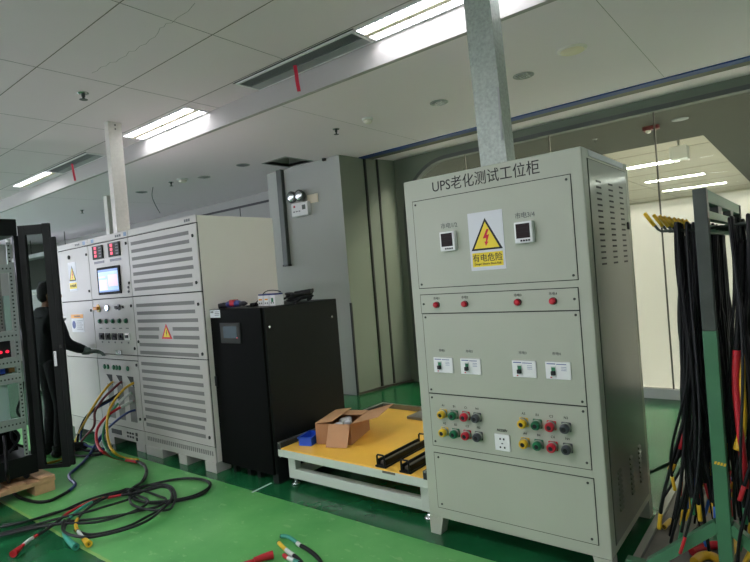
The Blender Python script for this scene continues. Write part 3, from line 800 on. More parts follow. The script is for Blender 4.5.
for x0, x1 in ((-4.895, -4.61), (-4.345, -4.222), (-3.955, -3.802)):
    MB().box(x0, x1, LY-0.005, LY+0.14, 0.0, 0.083, 0.003).build('foot', 'base_grey', A)
    MB().box(x0, min(x1, -3.8), LB-0.14, LB, 0.0, 0.083, 0.003).build('foot', 'base_grey', A)
k = MB()
for x in (-3.97, -3.94, -3.91): k.box(x, x+0.022, LY-0.0012, LY+0.001, 2.045, 2.068)
k.build('header_marking', 'ink_grey', A)
# control cabinet in the middle
Bc = left_cabinet(-5.730, -4.905, 'middle grey control cabinet with touch screen and plugged cables')
d = door(Bc, -5.730, -4.905, 1.468, 2.024); locks(d, [(-4.945, 1.97), (-4.945, 1.60)])
for x0, x1, z0 in ((-5.615, -5.40, 1.868), (-5.28, -5.055, 1.868)):
    m = MB().box(x0, x1, PY-0.014, PY, z0, 2.002, 0.004).build('panel_meter', 'gap_dark', d)
    k = MB()
    for q in range(1): 
        for r in range(3): k.box(x0+0.05+q*0.035, x0+0.095+q*0.035, PY-0.0155, PY-0.0135, z0+0.020+r*0.038, z0+0.046+r*0.038)
    k.build('digits', 'led_red', m)
    k = MB()
    for r in range(4): k.box(x1-0.07, x1-0.02, PY-0.0155, PY-0.0135, z0+0.018+r*0.028, z0+0.030+r*0.028)
    k.box(x0+0.03, x1-0.03, PY-0.0155, PY-0.0135, 1.992, 1.997)
    k.build('keys', 'grey_plastic', m)
    MB().box(x0, x1, PY-0.0012, PY, z0-0.045, z0-0.020).build('caption_plate', 'grey_plastic', d)
m = MB().box(-5.558, -5.092, PY-0.012, PY, 1.510, 1.780, 0.006).build('touch_screen', 'black_panel', d)
k = MB().box(-5.525, -5.125, PY-0.0135, PY-0.0115, 1.535, 1.755)
k.mat(1).box(-5.325, -5.135, PY-0.0145, PY-0.013, 1.585, 1.70).box(-5.515, -5.345, PY-0.0145, PY-0.013, 1.555, 1.655).box(-5.515, -5.375, PY-0.0145, PY-0.013, 1.675, 1.69)
k.mat(2).box(-5.525, -5.125, PY-0.0148, PY-0.0132, 1.733, 1.755).box(-5.525, -5.125, PY-0.0148, PY-0.0132, 1.535, 1.548)
k.build('display', ['screen_glow', 'screen_pink', 'screen_bar'], m)
for z in (1.52, 1.56): MB().lathe((-4.965, PY, z), (0, -1, 0), [(0.012, 0), (0.012, 0.008)], 12).build('small_button', 'grey_plastic', d)
d = door(Bc, -5.730, -4.905, 0.918, 1.468); locks(d, [(-4.945, 1.385), (-4.945, 0.985)])
m = MB().lathe((-5.61, PY, 1.378), (0, -1, 0), [(0.04, 0), (0.04, 0.006)], 20).build('rotary_switch', 'yellow_plastic', d)
MB().box(-5.665, -5.575, PY-0.034, PY-0.006, 1.362, 1.394, 0.006).build('switch_knob', 'orange_knob', m)
m = MB().lathe((-5.412, PY, 1.378), (0, -1, 0), [(0.034, 0), (0.034, 0.010), (0.026, 0.012)], 20).build('push_button', 'chrome', d)
MB().lathe((-5.412, PY-0.010, 1.378), (0, -1, 0), [(0.025, 0), (0.024, 0.008), (0.01, 0.010)], 16).build('lit_cap', 'led_blue', m)
m = MB().lathe((-5.18, PY, 1.378), (0, -1, 0), [(0.03, 0), (0.03, 0.008)], 20).build('selector_plate', 'grey_plastic', d)
k = MB().box(-5.265, -5.225, PY-0.006, PY, 1.366, 1.392).box(-5.12, -5.09, PY-0.006, PY, 1.366, 1.392)
k.obox((-5.18, PY-0.012, 1.378), (0.040, 0, 0.012), (0, 0.006, 0), (-0.003, 0, 0.008)); k.build('selector', 'ink', d)
for x in (-5.594, -5.457, -5.318, -5.186, -5.058):
    m = MB().lathe((x, PY, 1.247), (0, -1, 0), [(0.026, 0), (0.026, 0.006)], 16).build('button_ring', 'grey_plastic', d)
    MB().lathe((x, PY-0.006, 1.247), (0, -1, 0), [(0.020, 0), (0.020, 0.014), (0.012, 0.017)], 16).build('green_button', 'green_plastic', m)
    MB().box(x-0.028, x+0.028, PY-0.001, PY, 1.170, 1.180).build('button_caption', 'ink_grey', d)
for i, x in enumerate((-5.586, -5.449, -5.318, -5.188, -5.056)):
    m = MB().box(x-0.046, x+0.046, PY-0.010, PY, 1.062, 1.128, 0.003).build('rocker_switch', 'white_plastic' if i == 4 else 'ink', d)
    MB().box(x-0.020, x+0.020, PY-0.024, PY-0.008, 1.085, 1.112, 0.003).build('rocker', 'ink' if i < 4 else 'grey_plastic', m)
    MB().box(x-0.012, x+0.012, PY-0.0012, PY, 1.030, 1.046).build('switch_caption', 'ink_grey', d)
MB().box(-5.29, -5.19, PY-0.02, PY, 0.925, 0.965, 0.004).build('door_latch', 'chrome', Bc)
d = door(Bc, -5.730, -4.905, 0.868, 0.918, 'filler_strip')
d = door(Bc, -5.730, -4.905, 0.210, 0.868, 'terminal_panel'); locks(d, [(-4.955, 0.32), (-4.94, 0.83)])
for x in (-5.58, -5.51, -5.39, -5.33, -5.27, -5.11):
    MB().lathe((x, PY, 0.790), (0, -1, 0), [(0.024, 0), (0.024, 0.008), (0.015, 0.014)], 14).build('green_lamp', 'green_plastic', d)
for x in (-5.50, -5.30, -5.08):
    k = MB()
    k.prism([(x-0.060, PY-0.0015, 0.715), (x+0.060, PY-0.0015, 0.715), (x+0.060, PY-0.0015, 0.61), (x+0.02, PY-0.0015, 0.64)], (0, 0.001, 0))
    k.mat(1).box(x-0.055, x+0.065, PY-0.0012, PY, 0.28, 0.62)
    k.build('cable_slot', ['gap_dark', 'vent_grey'], d)
k = MB()
for i in range(3):
    for j_ in range(2): k.box(-5.25+i*0.05, -5.22+i*0.05, LY-0.001, LY+0.003, 0.15-j_*0.035, 0.168-j_*0.035)
for j_ in range(2): k.box(-5.08, -5.05, LY-0.002, LY+0.003, 0.145-j_*0.045, 0.175-j_*0.045)
k.box(-5.56, -5.36, LY-0.002, LY+0.003, 0.12, 0.165)
k.build('plinth_sockets', 'gap_dark', Bc)
for x0 in (-5.70, -5.10):
    for y in (LY+0.01, LB-0.14): MB().box(x0, x0+0.16, y, y+0.13, 0.0, 0.083, 0.003).build('foot', 'base_grey', Bc)
k = MB().box(-5.66, -5.60, LY-0.0012, LY+0.001, 2.040, 2.076); k.mat(1)
for x in (-5.15, -5.11, -5.07): k.box(x, x+0.03, LY-0.0012, LY+0.001, 2.045, 2.068)
k.mat(0).box(-4.985, -4.935, LY-0.0012, LY+0.001, 2.040, 2.076)
k.build('header_marking', ['blue_pale', 'ink_grey'], Bc)
# plain cabinet at the far end
Cc = left_cabinet(-6.490, -5.730, 'left grey cabinet with plain doors and yellow warning sign, behind the glass door')
d = door(Cc, -6.490, -5.730, 1.464, 2.024); locks(d, [(-5.775, 1.935), (-5.775, 1.56)])
m = MB().lathe((-6.185, PY, 1.940), (0, -1, 0), [(0.022, 0), (0.022, 0.010), (0.012, 0.014)], 14).build('black_knob', 'ink', d)
sg2 = MB().box(-6.235, -6.045, PY-0.0015, PY, 1.576, 1.885).build('warning_sign', 'white_paper', d)
MB().prism(tri(-6.14, 1.685, 0.165, 0.160, PY-0.0028), (0, 0.0012, 0)).build('triangle_border', 'ink', sg2)
MB().prism(tri(-6.14, 1.696, 0.128, 0.124, PY-0.0036), (0, 0.0008, 0)).build('triangle', 'yellow_sign', sg2)
MB().prism([(-6.142+a, PY-0.0044, 1.690+b_) for a, b_ in bolt], (0, 0.0008, 0)).build('lightning_bolt', 'red_sign', sg2)
MB().box(-6.225, -6.055, PY-0.0028, PY-0.0014, 1.60, 1.665).build('caption_plate', 'yellow_sign', sg2)
text_mb(MB(), '有电危险', -6.14, PY-0.003, 1.620, 0.036).build('caption_lettering', 'ink', sg2)
d = door(Cc, -6.490, -5.730, 0.868, 1.464); locks(d, [(-5.775, 1.36)])
nt_ = MB().box(-6.262, -5.968, PY-0.0015, PY, 1.135, 1.325).build('notice_sheet', 'white_paper', d)
MB().box(-6.262, -5.968, PY-0.0028, PY-0.0014, 1.285, 1.325).build('notice_header', 'orange_sign', nt_)
MB().lathe((-6.205, PY-0.0014, 1.215), (0, -1, 0), [(0.042, 0), (0.042, 0.0012)], 20).build('notice_symbol', 'blue_sign', nt_)
k = MB()
for i in range(5): k.box(-6.135, -5.99-0.03*(i % 2), PY-0.0026, PY-0.0014, 1.165+i*0.022, 1.170+i*0.022)
for i in range(5): k.box(-6.18+i*0.03, -6.16+i*0.03, PY-0.0036, PY-0.0026, 1.298, 1.312)
k.build('notice_lines', 'ink_grey', nt_)
d = door(Cc, -6.490, -5.730, 0.210, 0.868)
for x0 in (-6.46, -5.95):
    for y in (LY+0.01, LB-0.14): MB().box(x0, x0+0.16, y, y+0.13, 0.0, 0.083, 0.003).build('foot', 'base_grey', Cc)
k = MB()
k.box(-5.85, -5.79, LY-0.0012, LY+0.001, 2.040, 2.076); k.mat(1)
for x in (-6.03, -5.99, -5.95): k.box(x, x+0.025, LY-0.0012, LY+0.001, 2.046, 2.066)
k.build('header_marking', ['blue_pale', 'ink_grey'], Cc)

#================================================================ BLACK UNIT
KX0, KX1, KY, KB, KZ = -3.793, -3.149, 2.579, 3.39, 1.317
u = thing('black_ups_unit', 'black floor standing power unit with small grey screen', 'electrical cabinet', ((KX0+KX1)/2, (KY+KB)/2, 0))
MB().box(KX0, KX1, KY+0.02, KB, 0.075, KZ, 0.004).build('body', 'black_paint', u)
MB().box(KX0, KX1-0.012, KY, KY+0.02, 0.075, KZ, 0.004).build('front_door', 'black_panel', u)
MB().box(KX1-0.001, KX1+0.003, KY+0.028, KB-0.01, 0.035, KZ-0.008, 0.001).build('side_panel', 'black_paint', u)
for y in (KY+0.06, KB-0.07):
    for z in (0.20, 1.17): MB().lathe((KX1+0.003, y, z), (1, 0, 0), [(0.010, 0), (0.009, 0.003)], 12).build('screw', 'chrome', u)
st = MB().box(-3.825+0.033, -3.655, KY-0.001, KY, 1.252, 1.314).build('info_sticker', 'white_paper', u)
k = MB().box(-3.78, -3.74, KY-0.002, KY-0.0008, 1.29, 1.305)
for i in range(3): k.box(-3.725, -3.665, KY-0.002, KY-0.0008, 1.270+i*0.013, 1.275+i*0.013)
k.build('sticker_lines', 'ink_grey', st)
m = MB().box(-3.66, -3.41, KY-0.010, KY, 1.050, 1.210, 0.004).build('screen_bezel', 'gap_dark', u)
MB().box(-3.617, -3.450, KY-0.0115, KY-0.0095, 1.092, 1.184).build('screen', 'lcd_grey', m)
MB().box(-3.452, -3.446, KY-0.0125, KY-0.0095, 1.092, 1.098).build('status_light', 'led_red', m)
MB().box(KX0+0.005, KX0+0.03, KY-0.012, KY, 0.70, 0.78, 0.003).build('door_handle', 'ink', u)
for x in (-3.70, -3.52, -3.40, -3.20):
    for y in (KY+0.05, KB-0.09): MB().box(x-0.02, x+0.02, y, y+0.04, 0.0, 0.076).build('foot', 'black_paint', u)
MB().prism([(KX1-0.06, KY+0.03, 0), (KX1, KY+0.03, 0), (KX1, KB-0.02, 0), (KX1-0.02, KB-0.02, 0)], (0, 0, 0.076)).build('skirt', 'black_paint', u)

# things on top of the black unit
TZ = KZ
t = thing('cordless_screwdriver', 'dark blue and red power tool on the black unit', 'power tool', (-3.66, 2.68, TZ))
MB().tube([(-3.70, 2.70, TZ+0.030), (-3.64, 2.69, TZ+0.034), (-3.56, 2.675, TZ+0.036), (-3.50, 2.665, TZ+0.035)], [0.026, 0.030, 0.028, 0.020], 14, 4).build('motor_body', 'tool_blue', t)
MB().tube([(-3.70, 2.70, TZ+0.026), (-3.735, 2.68, TZ+0.024), (-3.755, 2.64, TZ+0.022)], [0.022, 0.024, 0.02], 12, 4).build('grip', 'ink', t)
MB().box(-3.62, -3.565, 2.645, 2.70, TZ+0.018, TZ+0.068, 0.006).build('red_collar', 'red_plastic', t)
MB().tube([(-3.50, 2.665, TZ+0.035), (-3.44, 2.655, TZ+0.035), (-3.40, 2.648, TZ+0.034)], [0.018, 0.019, 0.008], 12).build('chuck', 'ink', t)
for i, (x, lab) in enumerate(((-3.365, 'left white terminal block with blue top on the black unit'), (-3.295, 'middle white terminal block with blue top on the black unit'), (-3.225, 'right white terminal block with blue top on the black unit'))):
    x -= 0.03
    t = thing('terminal_block', lab, 'terminal block', (x, 2.82, TZ), 'white blocks on the black unit')
    MB().box(x-0.032, x+0.032, 2.78, 2.87, TZ, TZ+0.082, 0.003).build('housing', 'white_plastic', t)
    MB().box(x-0.030, x+0.030, 2.785, 2.865, TZ+0.082, TZ+0.094, 0.002).build('blue_top', 'tool_blue', t)
    k = MB(); k.box(x-0.018, x+0.018, 2.7785, 2.7805, TZ+0.045, TZ+0.056) if i != 2 else k.box(x-0.010, x+0.012, 2.7785, 2.7805, TZ+0.028, TZ+0.060)
    k.build('face_mark', ('orange_sign', 'orange_sign', 'green_plastic')[i], t)
    k = MB()
    for q in range(2): k.lathe((x-0.012+q*0.024, 2.7795, TZ+0.022), (0, -1, 0), [(0.006, 0), (0.006, 0.002)], 10)
    k.build('screw_holes', 'ink_grey', t)
w = [(-3.50, 2.72, TZ+0.006), (-3.47, 2.76, TZ+0.012), (-3.44, 2.80, TZ+0.05), (-3.40, 2.83, TZ+0.105), (-3.35, 2.85, TZ+0.118), (-3.28, 2.86, TZ+0.112), (-3.25, 2.87, TZ+0.10)]
tag(MB().tube(w, 0.004, 8, 6).build('thin_wire', 'rubber_black'), 'thin black wire looping over the white terminal blocks', 'wire')
t = thing('charger_cable', 'loose black lead lying beside the power tool', 'cable', (-3.45, 2.74, TZ))
MB().tube([(-3.42, 2.70, TZ+0.010), (-3.46, 2.76, TZ+0.012), (-3.43, 2.82, TZ+0.012), (-3.47, 2.87, TZ+0.012), (-3.51, 2.82, TZ+0.010), (-3.46, 2.77, TZ+0.022), (-3.42, 2.75, TZ+0.026)], 0.007, 8, 6).build('lead', 'rubber_black', t)
MB().box(-3.50, -3.455, 2.755, 2.80, TZ, TZ+0.028, 0.005).build('plug', 'ink', t)
t = thing('coiled_adapter', 'coil of black cable with adapter at the back of the black unit', 'cable', (-3.33, 3.12, TZ))
pts = []
for k in range(46):
    a = k*2*math.pi/11.0
    pts.append((-3.285+0.075*math.cos(a)+0.012*math.sin(k*1.7), 3.10+0.11*math.sin(a)+0.014*math.cos(k*2.1), TZ+0.014+0.0012*k+0.016*max(0, math.sin(a+k*0.1))))
MB().tube(pts, 0.011, 8, 4).build('coil', 'rubber_sheen', t)
MB().obox((-3.25, 3.12, TZ+0.080), (0.055, 0.04, 0.006), (-0.03, 0.05, 0.0), (0, 0, 0.018), 0.006).build('adapter', 'ink', t)
MB().tube([(-3.33, 3.05, TZ+0.06), (-3.38, 3.0, TZ+0.035), (-3.42, 2.97, TZ+0.010)], 0.008, 8, 5).build('tail', 'rubber_black', t)
MB().tube([(-3.22, 3.05, TZ+0.03), (-3.19, 2.98, TZ+0.012), (-3.172, 2.94, TZ+0.010)], 0.009, 8, 5).build('tail', 'rubber_black', t)

#================================================================ LOW YELLOW PLATFORM TABLE
PX0, PX1, PYa, PYb, PZ = -3.115, -1.805, 2.595, 3.86, 0.283
tb = thing('platform_table', 'low platform table with yellow top and pale green frame', 'table', ((PX0+PX1)/2, (PYa+PYb)/2, 0))
MB().box(PX0+0.03, PX1-0.03, PYa+0.004, PYb-0.03, PZ-0.012, PZ, 0.003).build('yellow_top', 'table_yellow', tb)
k = MB().box(PX0, PX1, PYa, PYa+0.04, PZ-0.062, PZ-0.008, 0.003).box(PX0, PX1, PYb-0.04, PYb, PZ-0.062, PZ-0.012).box(PX0, PX0+0.04, PYa+0.04, PYb-0.04, PZ-0.062, PZ-0.012).box(PX1-0.04, PX1, PYa+0.04, PYb-0.04, PZ-0.062, PZ-0.012)
k.build('top_frame', 'table_frame', tb)
for x in (PX0+0.07, PX1-0.065):
    for y in (PYa+0.06, PYb-0.10):
        MB().box(x-0.035, x+0.04, y, y+0.055, 0.05, PZ-0.062, 0.002).build('leg', 'table_frame', tb)
        f = MB().lathe((x, y+0.028, 0.0), (0, 0, 1), [(0.034, 0), (0.034, 0.008), (0.026, 0.016), (0.012, 0.020), (0.012, 0.052)], 16).build('levelling_foot', 'chrome', tb)
k = MB()
for y in (PYa+0.06, PYb-0.10): k.box(PX0+0.105, PX1-0.10, y, y+0.05, 0.052, 0.120, 0.002)
for x in (PX0+0.075, PX1-0.085): k.box(x-0.02, x+0.03, PYa+0.115, PYb-0.10, 0.052, 0.120, 0.002)
k.build('lower_frame', 'table_frame', tb)
# raised aluminium edges (left, right, back)
for x0, x1, y0, y1 in ((PX0, PX0+0.03, PYa, PYb), (PX1-0.03, PX1, PYa, PYb), (PX0+0.03, PX1-0.03, PYb-0.03, PYb)):
    k = MB().box(x0, x1, y0, y1, PZ-0.012, PZ+0.040, 0.002)
    k.mat(1)
    if x1-x0 < 0.1: k.box(x0+0.008, x1-0.008, y0-0.001, y1-0.002, PZ+0.030, PZ+0.0405)
    k.build('edge_rail', ['aluminium', 'gap_dark'], tb)
MB().box(-2.66, -1.84, PYb-0.26, PYb-0.03, PZ, PZ+0.022, 0.002).build('back_ledge', 'aluminium', tb)
k = MB()
for x0, x1 in ((-2.14, -2.04),): k.box(x0, x1, PYa-0.0008, PYa+0.002, PZ-0.022, PZ-0.008)
k.build('chipped_paint', 'trim_brown', tb)

# blue bin
def frame_axes(rot): return Vector((math.cos(rot), math.sin(rot), 0)), Vector((-math.sin(rot), math.cos(rot), 0))
ex, ey = frame_axes(math.radians(17))
c0 = Vector((-2.975, 2.80, PZ))
k = MB()
hx, hy, hh, w = 0.050, 0.085, 0.062, 0.004
def bp(a, b_, z): return c0+ex*a+ey*b_+Vector((0, 0, z))
k.obox(bp(0, 0, 0.003), ex*hx, ey*hy, (0, 0, 0.003))
for s_ in (-1, 1):
    k.obox(bp(s_*(hx-w/2), 0, hh/2), ex*w, ey*hy, (0, 0, hh/2)); k.obox(bp(0, s_*(hy-w/2), hh/2), ex*hx, ey*w, (0, 0, hh/2))
    k.obox(bp(s_*(hx+0.003), 0, hh-0.005), ex*0.006, ey*(hy+0.008), (0, 0, 0.005)); k.obox(bp(0, s_*(hy+0.003), hh-0.005), ex*(hx+0.008), ey*0.006, (0, 0, 0.005))
for q in (-0.5, 0, 0.5): k.obox(bp(hx+0.002, hy*q, hh/2-0.006), ex*0.003, ey*0.004, (0, 0, hh/2-0.008))
tag(k.build('storage_bin', 'blue_bin'), 'small blue plastic bin on the yellow table', 'bin')

# cardboard box
t = thing('cardboard_box', 'open brown cardboard box with spread flaps on the yellow table', 'box', (-2.78, 3.0, PZ))
P0 = Vector((-2.900, 2.785, PZ)); Px = Vector((-2.635, 2.877, PZ)); Py = Vector((-2.735, 3.235, PZ))
ex = (Px-P0); Lx = ex.length; ex = ex/Lx; ey = Vector((-ex.y, ex.x, 0)); Ly = 0.38; Hb = 0.150
def q_(a, b_, z): return P0+ex*a+ey*b_+Vector((0, 0, z))
k = MB(); tk = 0.004
k.prism([q_(0, 0, 0.001), q_(Lx, 0, 0.001), q_(Lx, Ly, 0.001), q_(0, Ly, 0.001)], (0, 0, 0.004))
for a, b_, n_ in ((q_(0, 0, 0), q_(Lx, 0, 0), ey), (q_(Lx, 0, 0), q_(Lx, Ly, 0), -ex), (q_(Lx, Ly, 0), q_(0, Ly, 0), -ey), (q_(0, Ly, 0), q_(0, 0, 0), ex)):
    up = Vector((0, 0, Hb)); k.prism([a, b_, b_+up, a+up], n_*tk)
k.build('carton', 'cardboard', t)
def flap(a, b_, dirv, L, taper=0.0, name='flap'):
    a, b_, dirv = Vector(a), Vector(b_), Vector(dirv).normalized()
    e = (b_-a).normalized(); n_ = e.cross(dirv)
    m = MB().prism([a, b_, b_+dirv*L-e*taper, a+dirv*L+e*taper], n_*0.004)
    m.build(name, 'cardboard_in', t)
zt = Hb
flap(q_(0.11, 0, zt), q_(Lx-0.005, 0, zt), -ey*0.55+Vector((0, 0, -1)), 0.165)           # front flap hanging down
flap(q_(0, 0.0, zt+0.006), q_(0, Ly, zt+0.006), ex*1.0+Vector((0, 0, 0.12)), 0.14)                   # left flap lying inward
flap(q_(Lx, 0.02, zt), q_(Lx, Ly, zt), ex*1.0+Vector((0, 0, 0.26)), 0.215, -0.01)           # right flap stretched out
flap(q_(Lx, Ly, zt), q_(0, Ly, zt), -ey*1.0+Vector((0, 0, 0.02)), 0.14)                    # back flap
k = MB()
random.seed(3)
for i in range(9): k.ball(q_(0.13+0.07*random.random(), 0.07+0.20*random.random(), 0.105+0.018*random.random()), 0.034, 0.04, 0.022, 12)
pb = tag(k.build('plastic_bag', 'clear_bag'), 'crumpled clear plastic bag inside the cardboard box', 'bag')

# two black rails with handles
def rail(x, y0, y1, label):
    t = thing('mounting_rail', label, 'mounting rail', (x, (y0+y1)/2, PZ), 'black rails with handles')
    MB().box(x-0.042, x+0.042, y0, y1, PZ, PZ+0.012, 0.002).build('base_plate', 'black_paint', t)
    MB().box(x-0.034, x-0.024, y0+0.02, y1-0.02, PZ+0.012, PZ+0.046).box(x+0.024, x+0.034, y0+0.02, y1-0.02, PZ+0.012, PZ+0.046).build('side_walls', 'black_paint', t)
    MB().box(x-0.020, x+0.020, y0+0.03, y1-0.03, PZ+0.012, PZ+0.032, 0.003).build('insert', 'trim_brown', t)
    for y in (y0+0.008, y1-0.008):
        MB().tube([(x-0.028, y, PZ+0.010), (x-0.028, y, PZ+0.070), (x-0.022, y, PZ+0.078), (x+0.022, y, PZ+0.078), (x+0.028, y, PZ+0.070), (x+0.028, y, PZ+0.010)], 0.006, 8).build('handle', 'rubber_sheen', t)
rail(-2.165, 2.61, 3.10, 'left black rail with end handles on the yellow table')
rail(-1.97, 2.60, 3.09, 'right black rail with end handles, half behind the test cabinet')


#================================================================ OPEN BLACK RACK AT LEFT, ITS DOOR AND PALLET
RX0, RX1, RYa, RYb, RZa, RZb = -5.42, -4.80, 0.72, 1.60, 0.150, 2.15
t = thing('wooden_pallet', 'pale wooden pallet under the open black rack', 'pallet', (-5.15, 1.15, 0))
for x in (-5.45, -5.14, -4.83):
    for y in (0.62, 1.13, 1.60): MB().box(x-0.085, x+0.085, y-0.06, y+0.085, 0.0, 0.078, 0.004).build('block', 'pallet_wood', t)
for x in (-5.45, -5.14, -4.83): MB().box(x-0.09, x+0.09, 0.55, 1.69, 0.078, 0.108, 0.003).build('deck_board', 'pallet_wood', t)
for y in (0.62, 0.89, 1.16, 1.43, 1.63): MB().box(-5.54, -4.742, y-0.055, y+0.058, 0.108, 0.124, 0.003).build('cross_board', 'pallet_wood', t)
rk = thing('equipment_rack', 'open black equipment rack with zinc rails on the wooden pallet', 'rack', (-5.11, 1.16, 0.124))
k = MB().box(RX0, RX1, RYa, RYb, RZa+0.015, 0.31, 0.004)
k.build('base_box', 'black_paint', rk)
MB().box(RX0, RX1, RYa, RYb-0.005, 2.02, RZb, 0.006).build('top_box', 'black_paint', rk)
for x in (RX0, RX1-0.035):
    for y in (RYa, RYb-0.035): MB().box(x, x+0.035, y, y+0.035, 0.31, 2.02).build('corner_post', 'black_paint', rk)
for x in (-5.35, -4.86):
    for y in (0.80, 1.53):
        w = MB().cyl((x-0.012, y, 0.145), (x+0.012, y, 0.145), 0.020, n=14).box(x-0.016, x+0.016, y-0.012, y+0.012, 0.150, 0.17)
        w.build('caster', 'ink', rk)
def perforated(x, y0, y1, z0, z1, along='y', name='rail_bar'):
    m = MB().box(x-0.004, x+0.004, y0, y1, z0, z1)
    m.mat(1)
    if along == 'y':
        for i in range(int((y1-y0)/0.025)): m.box(x+0.0035, x+0.0046, y0+0.008+i*0.025, y0+0.018+i*0.025, (z0+z1)/2-0.006, (z0+z1)/2+0.006)
        m.mat(0).box(x-0.03, x, y0, y1, z0, z0+0.004).box(x-0.03, x, y0, y1, z1-0.004, z1)
    else:
        for i in range(int((z1-z0)/0.03)): m.box(x+0.0035, x+0.0046, (y0+y1)/2-0.006, (y0+y1)/2+0.006, z0+0.008+i*0.03, z0+0.020+i*0.03)
    m.build(name, ['zinc_rail', 'gap_dark'], rk)
for z0, z1 in ((1.735, 1.800), (1.215, 1.285), (1.010, 1.082), (0.885, 0.955), (0.530, 0.612)):
    perforated(RX1-0.012, RYa+0.02, RYb-0.055, z0, z1)
perforated(RX1-0.025, RYb-0.082, RYb-0.052, 0.31, 1.97, 'z', 'upright_rail')
perforated(RX1-0.025, RYa+0.05, RYa+0.08, 0.31, 1.97, 'z', 'upright_rail')
perforated(RX0+0.04, RYb-0.082, RYb-0.052, 0.31, 1.97, 'z', 'upright_rail')
MB().ball((RX1-0.02, RYb-0.065, 1.985), 0.016, seg=12).build('white_knob', 'white_plastic', rk)
k = MB().box(-5.36, -4.85, 0.80, 1.47, 1.29, 1.73)
k.mat(1)
for i in range(24):
    for j_ in range(15): k.box(-4.8505, -4.849, 0.92+i*0.023, 0.930+i*0.023, 1.31+j_*0.027, 1.325+j_*0.027)
k.build('mesh_module', ['mesh_grey', 'gap_dark'], rk)
MB().box(-5.30, -4.835, 1.475, 1.515, 1.29, 1.56, 0.002).build('pale_plate', 'module_green', rk)
m = MB().box(-5.36, -4.86, 0.80, 1.50, 1.085, 1.210).build('switch_module', 'ink', rk)
k = MB()
for y in (1.36, 1.43, 1.475): k.cyl((-4.862, y, 1.13), (-4.852, y, 1.13), 0.012, n=10)
k.build('red_terminals', 'led_red', m)
m = MB().box(-5.36, -4.88, 0.80, 1.50, 0.958, 1.006).build('terminal_module', 'ink', rk)
MB().box(-4.88, -4.86, 1.36, 1.40, 0.965, 1.0).box(-4.88, -4.86, 1.42, 1.45, 0.965, 1.0).build('blue_terminals', 'blue_bin', m)
MB().box(-4.88, -4.86, 1.475, 1.515, 0.965, 1.0).build('copper_terminal', 'copper', m)
MB().box(-5.30, -4.84, 0.85, 1.455, 0.612, 0.88, 0.003).build('pale_module', 'module_green', rk)
MB().box(-5.38, -4.95, 0.80, 1.52, 0.34, 0.50, 0.003).build('lower_module', 'black_panel', rk)
k = MB()
k.tube([(-4.86, 1.50, 0.60), (-4.85, 1.45, 0.50), (-4.85, 1.47, 0.42), (-4.87, 1.55, 0.36)], 0.010, 8, 6)
k.build('internal_cable', 'rubber_black', rk)
MB().tube([(-4.86, 1.40, 0.60), (-4.85, 1.50, 0.47), (-4.86, 1.43, 0.36)], 0.012, 8, 6).build('internal_cable', 'rubber_black', rk)
MB().tube([(-4.84, 1.555, 0.88), (-4.83, 1.54, 0.78), (-4.84, 1.50, 0.66), (-4.84, 1.55, 0.58)], 0.010, 8, 6).build('internal_cable', 'rubber_black', rk)
# the open split door leaf of the rack, a part of the rack
hx, hy = RX1+0.004, RYb+0.002
fx, fy = -4.572, 1.783
dv = Vector((fx-hx, fy-hy, 0)); DL = dv.length; dv.normalize(); dn = Vector((-dv.y, dv.x, 0))
def dpt(a, n_, z): return Vector((hx, hy, 0))+dv*a+dn*n_+Vector((0, 0, z))
def dbox(m, a0, a1, z0, z1, n0=-0.014, n1=0.014, bev=0.003): return m.obox(dpt((a0+a1)/2, (n0+n1)/2, (z0+z1)/2), dv*(a1-a0)/2, dn*(n1-n0)/2, (0, 0, (z1-z0)/2), bev)
dr = MB()
dbox(dr, 0.0, 0.055, 0.185, 2.095); dbox(dr, 0.19, 0.245, 0.185, 2.10); dbox(dr, 0.055, 0.19, 2.02, 2.095); dbox(dr, 0.055, 0.19, 0.185, 0.215)
dbox(dr, 0.245, DL, 0.20, 1.99, -0.02, 0.006, 0.006)
do = dr.build('door', 'black_paint', rk)
g_ = MB(); dbox(g_, 0.05, 0.195, 0.21, 2.025, -0.002, 0.002, 0); g_.build('glass_pane', 'smoked_glass', do)
l_ = MB(); dbox(l_, 0.20, 0.225, 0.98, 1.10, -0.022, -0.014, 0.003); l_.build('door_lock', 'chrome', do)
l_ = MB(); dbox(l_, 0.255, 0.275, 1.12, 1.145, -0.028, -0.02, 0.002); l_.build('latch_button', 'gap_dark', do)

#================================================================ FAR LEFT BACKGROUND
p0 = at(26, 291, Y=3.4); p1 = at(57, 287, Y=3.4)
zt_ = (p0.z+p1.z)/2
t = thing('storage_cabinet', 'pale cabinet with tangled black cables on top, seen through the rack door', 'cabinet', ((p0.x+p1.x)/2, 3.7, 0))
MB().box(p0.x, p1.x, 3.4, 4.0, 0.05, zt_-0.04, 0.004).build('body', 'warm_grey_paint', t)
MB().box(p0.x-0.03, p1.x+0.03, 3.37, 4.03, zt_-0.04, zt_, 0.004).build('top', 'white_plastic', t)
xm = (p0.x+p1.x)/2
for x0, x1 in ((p0.x+0.02, xm-0.005), (xm+0.005, p1.x-0.02)): MB().box(x0, x1, 3.39, 3.4, 0.10, zt_-0.08, 0.003).build('door', 'grey_paint', t)
MB().box(p0.x+0.05, p1.x-0.05, 3.45, 3.95, 0.0, 0.05).build('plinth', 'gap_dark', t)
random.seed(5)
pts = [(xm-0.1+0.42*math.sin(i*2.3)*(0.6+0.4*random.random()), 3.7+0.18*math.cos(i*1.9), zt_+0.015+0.10*random.random()) for i in range(16)]
tag(MB().tube(pts, 0.022, 8, 5).build('tangled_cable', 'rubber_black'), 'tangled black cable on the pale cabinet behind the person', 'cable')
t = thing('cable_tray', 'long pale cable tray near the far left wall, seen through the rack door', 'cable tray', (-12.8, 5.2, 2.55))
